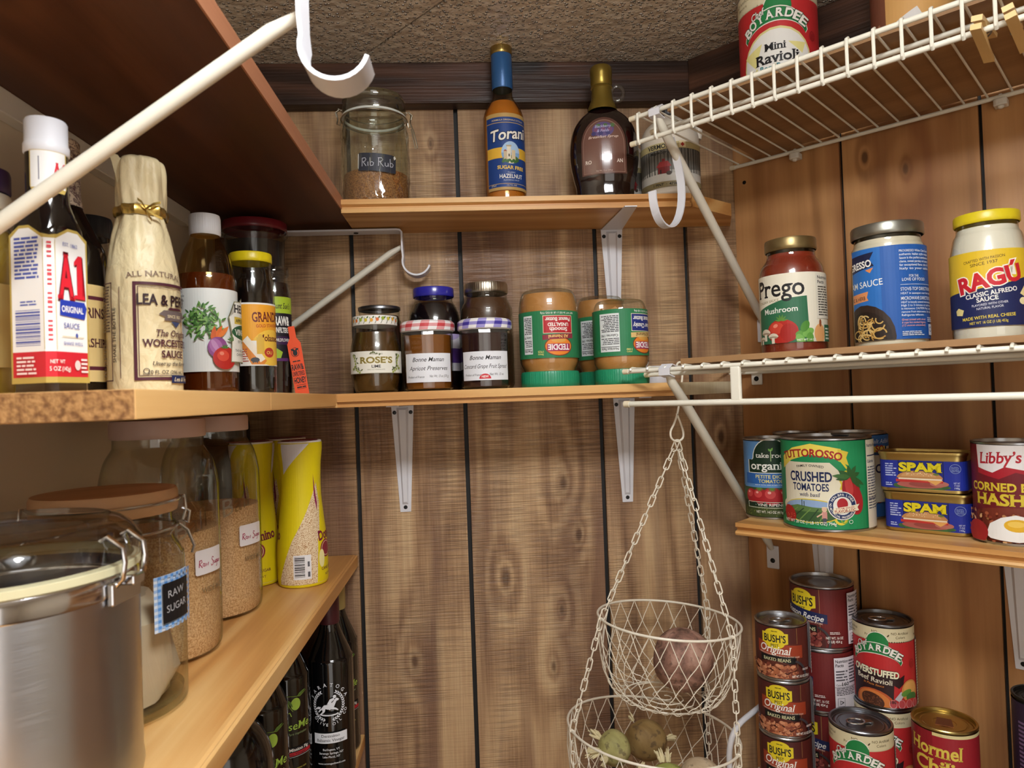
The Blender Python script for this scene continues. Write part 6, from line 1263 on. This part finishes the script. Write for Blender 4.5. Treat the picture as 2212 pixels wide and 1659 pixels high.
def ravioli(label, loc, extra=0):
    t = thing('ravioli_can', label, 'can', loc, face(loc[0], loc[1], extra), 'cans of ravioli'); can(t, .0378, .1130, rim=TIN_D, tab=True)
    L = Lab(); q = 118; L.rect(-q, 0, q, 105, RED); L.poly([(-q, 105), (-q, 89)] + [(-q + i * 1.6, 88 if i % 2 else 86.4) for i in range(149)] + [(q, 105)], '#d6cba6')
    for o_ in (-70, 0, 70): L.text('NO', -9 + o_, 98, 3.6, '#5a4a26', 7, .01); L.text('Preservatives', -9 + o_, 92.4, 3.4, '#5a4a26', 26); L.text('NO Artificial', 23 + o_, 97, 3.4, '#5a4a26', 24, .005); L.text('Colors', 23 + o_, 91.8, 3.4, '#5a4a26', 13); L.leaf(6 + o_, 94, 4.5, 1.8, 50, '#4a3a1e')
    boyardee(L, -9, 66, .92)
    L.poly([(-44, 44), (-20, 46), (20, 40), (26, 44), (24, 32), (18, 26), (12, 30), (10, 0), (-44, 0)], '#2b1418'); L.text('OVERSTUFFED', -11, 41, 9, '#efe9c9', 58, .04, rot=-4, out='#141414')
    L.text('Beef Ravioli', -13, 31.5, 7, '#e6ddc6', 46, .012, True, rot=-4); L.text('in Pasta Sauce', -13, 26.8, 3, '#d9873a', 26, .005, True, .2, rot=-4)
    L.ell(-12, 2, 26, 20, '#b8552a', rot=-12); L.ell(-13, 4, 22, 16, '#cf7a3c', rot=-12); L.ell(-15, 6, 15, 10.5, '#4d2c1e', rot=-12); r = random.Random(5); L.dots([(r.uniform(-26, -4), r.uniform(0, 13)) for _ in range(60)], .8, '#7a4a30'); L.poly([(12, 12), (20, 22), (26, 20), (18, 8)], '#b9b9c0')
    L.ell(34, 22, 13, 15, '#c98a4a'); L.ell(34, 26, 10, 9, '#d9a05a'); L.ell(28, 20, 8, 4, '#5c8a3a', rot=20); L.ell(36, 14, 9, 6, '#3f6e38'); L.ell(34, 4, 14, 8, '#b8322f'); L.ring(38, 58, 4, 5.4, .6, '#7a1e22'); L.lines(35, 55, 41, 61, 4, '#7a1e22', .35, .1)
    for k in range(4): L.ell(10 + k * 10.5, 5, 4.6, 6, '#d9a5a5'); L.ell(10 + k * 10.5, 5.4, 4, 5.2, '#b5474a')
    L.text('180', 10, 6, 4, INK, 7, .02); L.rect(50, 0, 76, 86, '#d9d2c0'); L.lines(51, 3, 74, 84, 22, '#4a4440', .5, .2, 7); L.clip(-q, q, 0, 105); wrap(L, t, .0380, .0036); return t
x, y = .5604, .9418
rv = ravioli('red beef ravioli can topping the stack right of the wide bean cans', (x, y, Z8 + .1134), -2)
dup(rv, (x - .0015, y + .001, Z8), face(x, y, -8), 'red beef ravioli can under its twin, mostly hidden by the front ravioli can')
dup(rv, (.4933, .8891, Z8), face(.4933, .8891, 2), 'red beef ravioli can standing alone in front with a bright pull tab')
x, y = .5881, .8611
t = thing('chili_can', 'dark red chili can with a gold lid right of the front ravioli can', 'can', (x, y, Z8), face(x, y)); can(t, .0365, .1205, rim=GOLD_TIN, tab=False)
b = mb(M('#7a4a34', .4, .6)); b.prism([(-.010, -.012), (.010, -.012), (.008, .010), (-.008, .010)], .1160, .1173); b.build('pull_tab', t)
L = Lab(); q = 119; L.rect(-q, 0, q, 105, '#961f2a'); L.rect(-q, 101, q, 105, '#d9c98a'); L.rect(-q, 0, -14, 105, '#8a1b25'); L.poly([(-4, 105), (-2, 101), (60, 101), (60, 105)], '#dccf9a')
L.text('Hormel', -13, 76, 17, '#d9c24e', 62, .025, True, rot=-3); L.text('Chili', -14, 55, 17.5, '#d9c24e', 46, .03, True, rot=-3); L.ell(30, 54, 9.5, 9.8, '#cdb9bd'); L.ell(30, 54, 8.8, 9, '#5a1f2a'); L.text('15g', 30, 54, 5, W1, 10, .02); L.text('PROTEIN', 30, 49.5, 2.4, W1, 10, .005)
L.poly([(-40, 30), (0, 44), (40, 38), (40, 0), (-40, 0)], '#7a1720'); L.ell(-10, 46, 22, 3, '#d9d0c0', rot=-10); L.rect(-34, 30, 16, 43, '#4a1a18'); L.text('with Beans', -10, 33, 7.6, W1, 44, .02, rot=-3); L.ell(8, 12, 30, 16, '#6a2a1a'); wrap(L, t, .0367, .0110)
x, y = .6745, .8030
t = thing('tall_can', 'dark purple can with a black rim cut off by the lower right photo edge', 'can', (x, y, Z8), face(x, y)); can(t, .0325, .1700, rim=M('#3a3834', .35, .8))
L = Lab(); L.rect(-102, 0, 102, 160, '#2c1f33'); L.lines(-30, 60, -20, 140, 16, '#6a5474', .5); wrap(L, t, .0327, .004)

# ================================================================ hanging wire baskets
A_ = Vector((.2890, .9700, 1.6520))
hb = thing('hanging_basket', 'tiered white wire basket hanging on chains from the middle wire shelf', 'basket', tuple(A_))
m = M('#ece4d2', .38, 0, .5)
b = mb(m); hk = [(.0012, 0, .0760), (.0050, 0, .0860), (.0100, 0, .0870), (.0120, 0, .0790), (.0085, 0, .0500), (.0030, 0, .0200), (-.0030, 0, .0020), (-.0090, 0, -.0100), (-.0080, 0, -.0200), (0, 0, -.0245), (.0080, 0, -.0200), (.0088, 0, -.0100), (.0040, 0, .0060), (.0005, 0, .0150)]
sp_ = []
for i in range(len(hk) - 1):
    p0, p1, p2, p3 = [Vector(hk[max(0, min(len(hk) - 1, i + d))]) for d in (-1, 0, 1, 2)]
    for k in range(5):
        q = k / 5; sp_.append(.5 * (2 * p1 + (p2 - p0) * q + (2 * p0 - 5 * p1 + 4 * p2 - p3) * q * q + (3 * p1 - p0 - 3 * p2 + p3) * q ** 3))
b.tube(sp_ + [Vector(hk[-1])], .0015, 9); b.build('hook', hb)
def chain(name, p, q, parent, ln=.0140):
    """oval links, alternately turned, from p to q"""
    p, q = Vector(p), Vector(q); d = q - p; n = max(2, round(d.length / ln)); st = d / n; dz = st.normalized()
    s_ = dz.cross(Vector((0, 1, 0))).normalized(); u_ = dz.cross(s_)
    b = mb(m); hl, hw = st.length * .5 + .0016, .0036
    for i in range(n):
        c = p + st * (i + .5); tw = (pi / 2 if i % 2 else 0) + .55 + .35 * sin(i * 1.7); wv = s_ * cos(tw) + u_ * sin(tw)
        b.tube([c + dz * (hl - hw) * (1 if sin(a) > 0 else -1) + dz * hw * sin(a) + wv * hw * cos(a) for a in [2 * pi * k / 14 + .01 for k in range(14)]], .00095, 6, close=True)
    return b.build(name, parent)
def tilt_m(c, tx, ty): return Matrix.Translation(c) @ Matrix.Rotation(radians(ty), 4, 'Y') @ Matrix.Rotation(radians(tx), 4, 'X')
def basket(c, R, rb_, H, tx, ty, N, rows):
    X = tilt_m(Vector(c) - A_, tx, ty); b = mb(m)
    b.tube([X @ Vector((R * cos(a), R * sin(a), 0)) for a in [2 * pi * k / 64 for k in range(64)]], .0017, 8, close=True); o = b.build('basket', hb)
    prof = [(R * (1 - (1 - rb_ / R) * (k / rows) ** 1.7), -H * sin(pi / 2 * (k / rows) ** .9)) for k in range(rows + 1)]
    b = mb(m); r = random.Random(4); P_ = {}
    for k in range(rows + 1):
        for j in range(N):
            a = 2 * pi * (j + .5 * (k % 2)) / N + (r.uniform(-.02, .02) if 0 < k else 0); rr_, z = prof[k]; P_[(k, j)] = X @ Vector((rr_ * cos(a), rr_ * sin(a), z + (r.uniform(-.0015, .0015) if k else 0)))
    for k in range(rows):
        for j in range(N):
            for j2 in ((j, j - 1) if k % 2 == 0 else (j, j + 1)):
                p, q = P_[(k, j)], P_[(k + 1, j2 % N)]; nn = (p + q) / 2; b.tube([p, p.lerp(q, .3) + Vector((0, 0, -.0006)), p.lerp(q, .75) + Vector((0, 0, .0006)), q], .00062, 5)
    b.build('wire_mesh', o)
    b = mb(m); b.tube([X @ Vector((rb_ * cos(a), rb_ * sin(a), -H)) for a in [2 * pi * k / 40 for k in range(40)]], .0011, 7, close=True)
    b.tube([X @ Vector((rb_ * (1 - i / 40) * cos(i * .55), rb_ * (1 - i / 40) * sin(i * .55), -H + .0006)) for i in range(38)], .0008, 6); b.build('base_ring', o)
    return X
c1 = (.2655, .9690, 1.3790); X1 = basket(c1, .0985, .056, .108, -1.5, 5.0, 24, 7)
c2 = (.2360, .9650, 1.2290); X2 = basket(c2, .1180, .070, .115, -2.5, 6.5, 26, 7)
ring = lambda X, R, deg: X @ Vector((R * cos(radians(deg)), R * sin(radians(deg)), 0))
bot = Vector((0, 0, -.0240))
for d1, d2, nm in ((188, 190, 'chain'), (-50, -36, 'chain'), (38, 32, 'chain')):
    p1, p2 = ring(X1, .0985, d1), ring(X2, .1180, d2)
    chain(nm, bot, p1, hb); chain(nm, p1, p2, hb); chain(nm, p2, p2 + Vector((.002, .0, -.13)), hb)
def tuber(name, label, c, r, sx, sy, sz, m_, seed, rot=0, cat='potato', group=None):
    rq = random.Random(seed); f = [rq.random() * 6 for _ in range(8)]
    b = mb(m_); b.ball((0, 0, 0), r, sx, sy, sz, 40, 24, fn=lambda a, z: 1 + .035 * sin(2 * a + f[0] + z * 40) + .03 * sin(3 * a + f[1] - z * 60) + .012 * sin(7 * a + f[2] + z * 150))
    o = thing(name, label, cat, c, radians(rot), group); b.build('flesh', o, angle=80); return o
def skin(name, a, b_, c_, scale, bump=.5):
    g = G(name); v = g.n('TexCoord').outputs['Object']; n1 = g.noise(v, scale, 4, .6); n2 = g.noise(v, scale * 4, 3); 
    col = g.ramp(n1, [(.3, a), (.5, b_), (.68, c_)]); col = g.mix(g.math('MULTIPLY', g.n('SeparateColor', {0: g.ramp(n2, [(.56, 0.0), (.66, 1.0)])}).outputs[0], .6), col, '#4a3a30')
    g.bump(g.math('ADD', n1, g.math('MULTIPLY', n2, .3)), bump, .006); return g.done(col, .6, .3)
SW = skin('sweet_potato_skin', '#5f463c', '#9a7262', '#b89482', 34, .9)
sp2 = tuber('sweet_potato', 'big rough reddish brown root in the upper hanging basket', (.2830, .9650, 1.3225), .0405, 1.0, 1.0, 1.06, SW, 3, 0, 'root vegetable')
b = mb(M('#8a6a52', .7)); rq = random.Random(2)
for k in range(16):
    a = rq.uniform(2.6, 4.4); z = rq.uniform(-.036, -.02); r_ = .0405 * sqrt(max(.05, 1 - (z / .043) ** 2)); p = Vector((r_ * cos(a), r_ * sin(a), z)); b.tube([p * .97, p * 1.10 + Vector((0, 0, rq.uniform(-.004, .002))), p * 1.2 + Vector((rq.uniform(-.004, .004), 0, rq.uniform(-.008, .002)))], [.0004, .0003, .0001], 5)
b.build('rootlets', sp2)
GP = skin('greening_potato_skin', '#8a8550', '#a8a268', '#bcae7c', 30, .25); TP = skin('tan_potato_skin', '#a58a58', '#bd9f6c', '#cbb07f', 28, .25); BP = skin('brown_potato_skin', '#7a6038', '#957a4c', '#a58a5c', 28, .3); PP = skin('pale_potato_skin', '#b09a7c', '#c4ae90', '#d0bda2', 28, .25)
def sprouts(o, r, spots, seed, k=1.0):
    rq = random.Random(seed); b = mb(M('#d6c9a0', .6)); 
    for ax, az, n, ln in spots:
        d = Vector((cos(az) * cos(ax), sin(az) * cos(ax), sin(ax)))
        for i in range(n):
            e = (d + Vector((rq.uniform(-.55, .55), rq.uniform(-.55, .55), rq.uniform(-.55, .55)))).normalized(); p = d * r * .93 + e * .003; l = ln * rq.uniform(.5, 1.1)
            q = p + (d * .7 + e * .6) * l; b.tube([p, p.lerp(q, .5) + Vector((rq.uniform(-.002, .002), rq.uniform(-.002, .002), .001)), q], [.0021 * k, .0017 * k, .0006 * k], 7)
    b.build('sprouts', o)
p1 = tuber('potato', 'green tinged potato with a thick bunch of pale sprouts on its left', (.1860, .9900, 1.1935), .0235, 1.0, .95, 1.05, GP, 5, 0, group='sprouting potatoes in the lower basket'); sprouts(p1, .0235, ((.05, 3.5, 34, .017), (.6, 2.9, 14, .013), (-.2, 4.0, 12, .012)), 1, 1.15)
p2 = tuber('potato', 'largest brown potato behind the others in the lower basket', (.2380, 1.0130, 1.1900), .0295, 1.08, .9, .95, BP, 6, 0, group='sprouting potatoes in the lower basket'); sprouts(p2, .031, ((.2, -.4, 18, .010), (.9, 2.6, 6, .010)), 2, .8)
p3 = tuber('potato', 'tan potato at the bottom photo edge under the sprouting green one', (.1850, .9150, 1.1720), .0275, 1.15, 1, .85, TP, 7, 0, group='sprouting potatoes in the lower basket'); sprouts(p3, .0275, ((.85, .3, 20, .012),), 3)
p4 = tuber('potato', 'bright green potato in the middle of the lower basket', (.2470, .9300, 1.1710), .0275, 1.1, 1, .9, skin('green_potato_skin', '#8a9248', '#a2a85a', '#b3b26a', 30, .25), 8, 0, group='sprouting potatoes in the lower basket'); sprouts(p4, .0265, ((1.0, 1.9, 14, .013), (.9, 1.3, 5, .013)), 4)
p5 = tuber('potato', 'pale potato at the right of the green one in the lower basket', (.2960, .9450, 1.1700), .0260, 1.05, 1, .9, PP, 9, 0, group='sprouting potatoes in the lower basket')
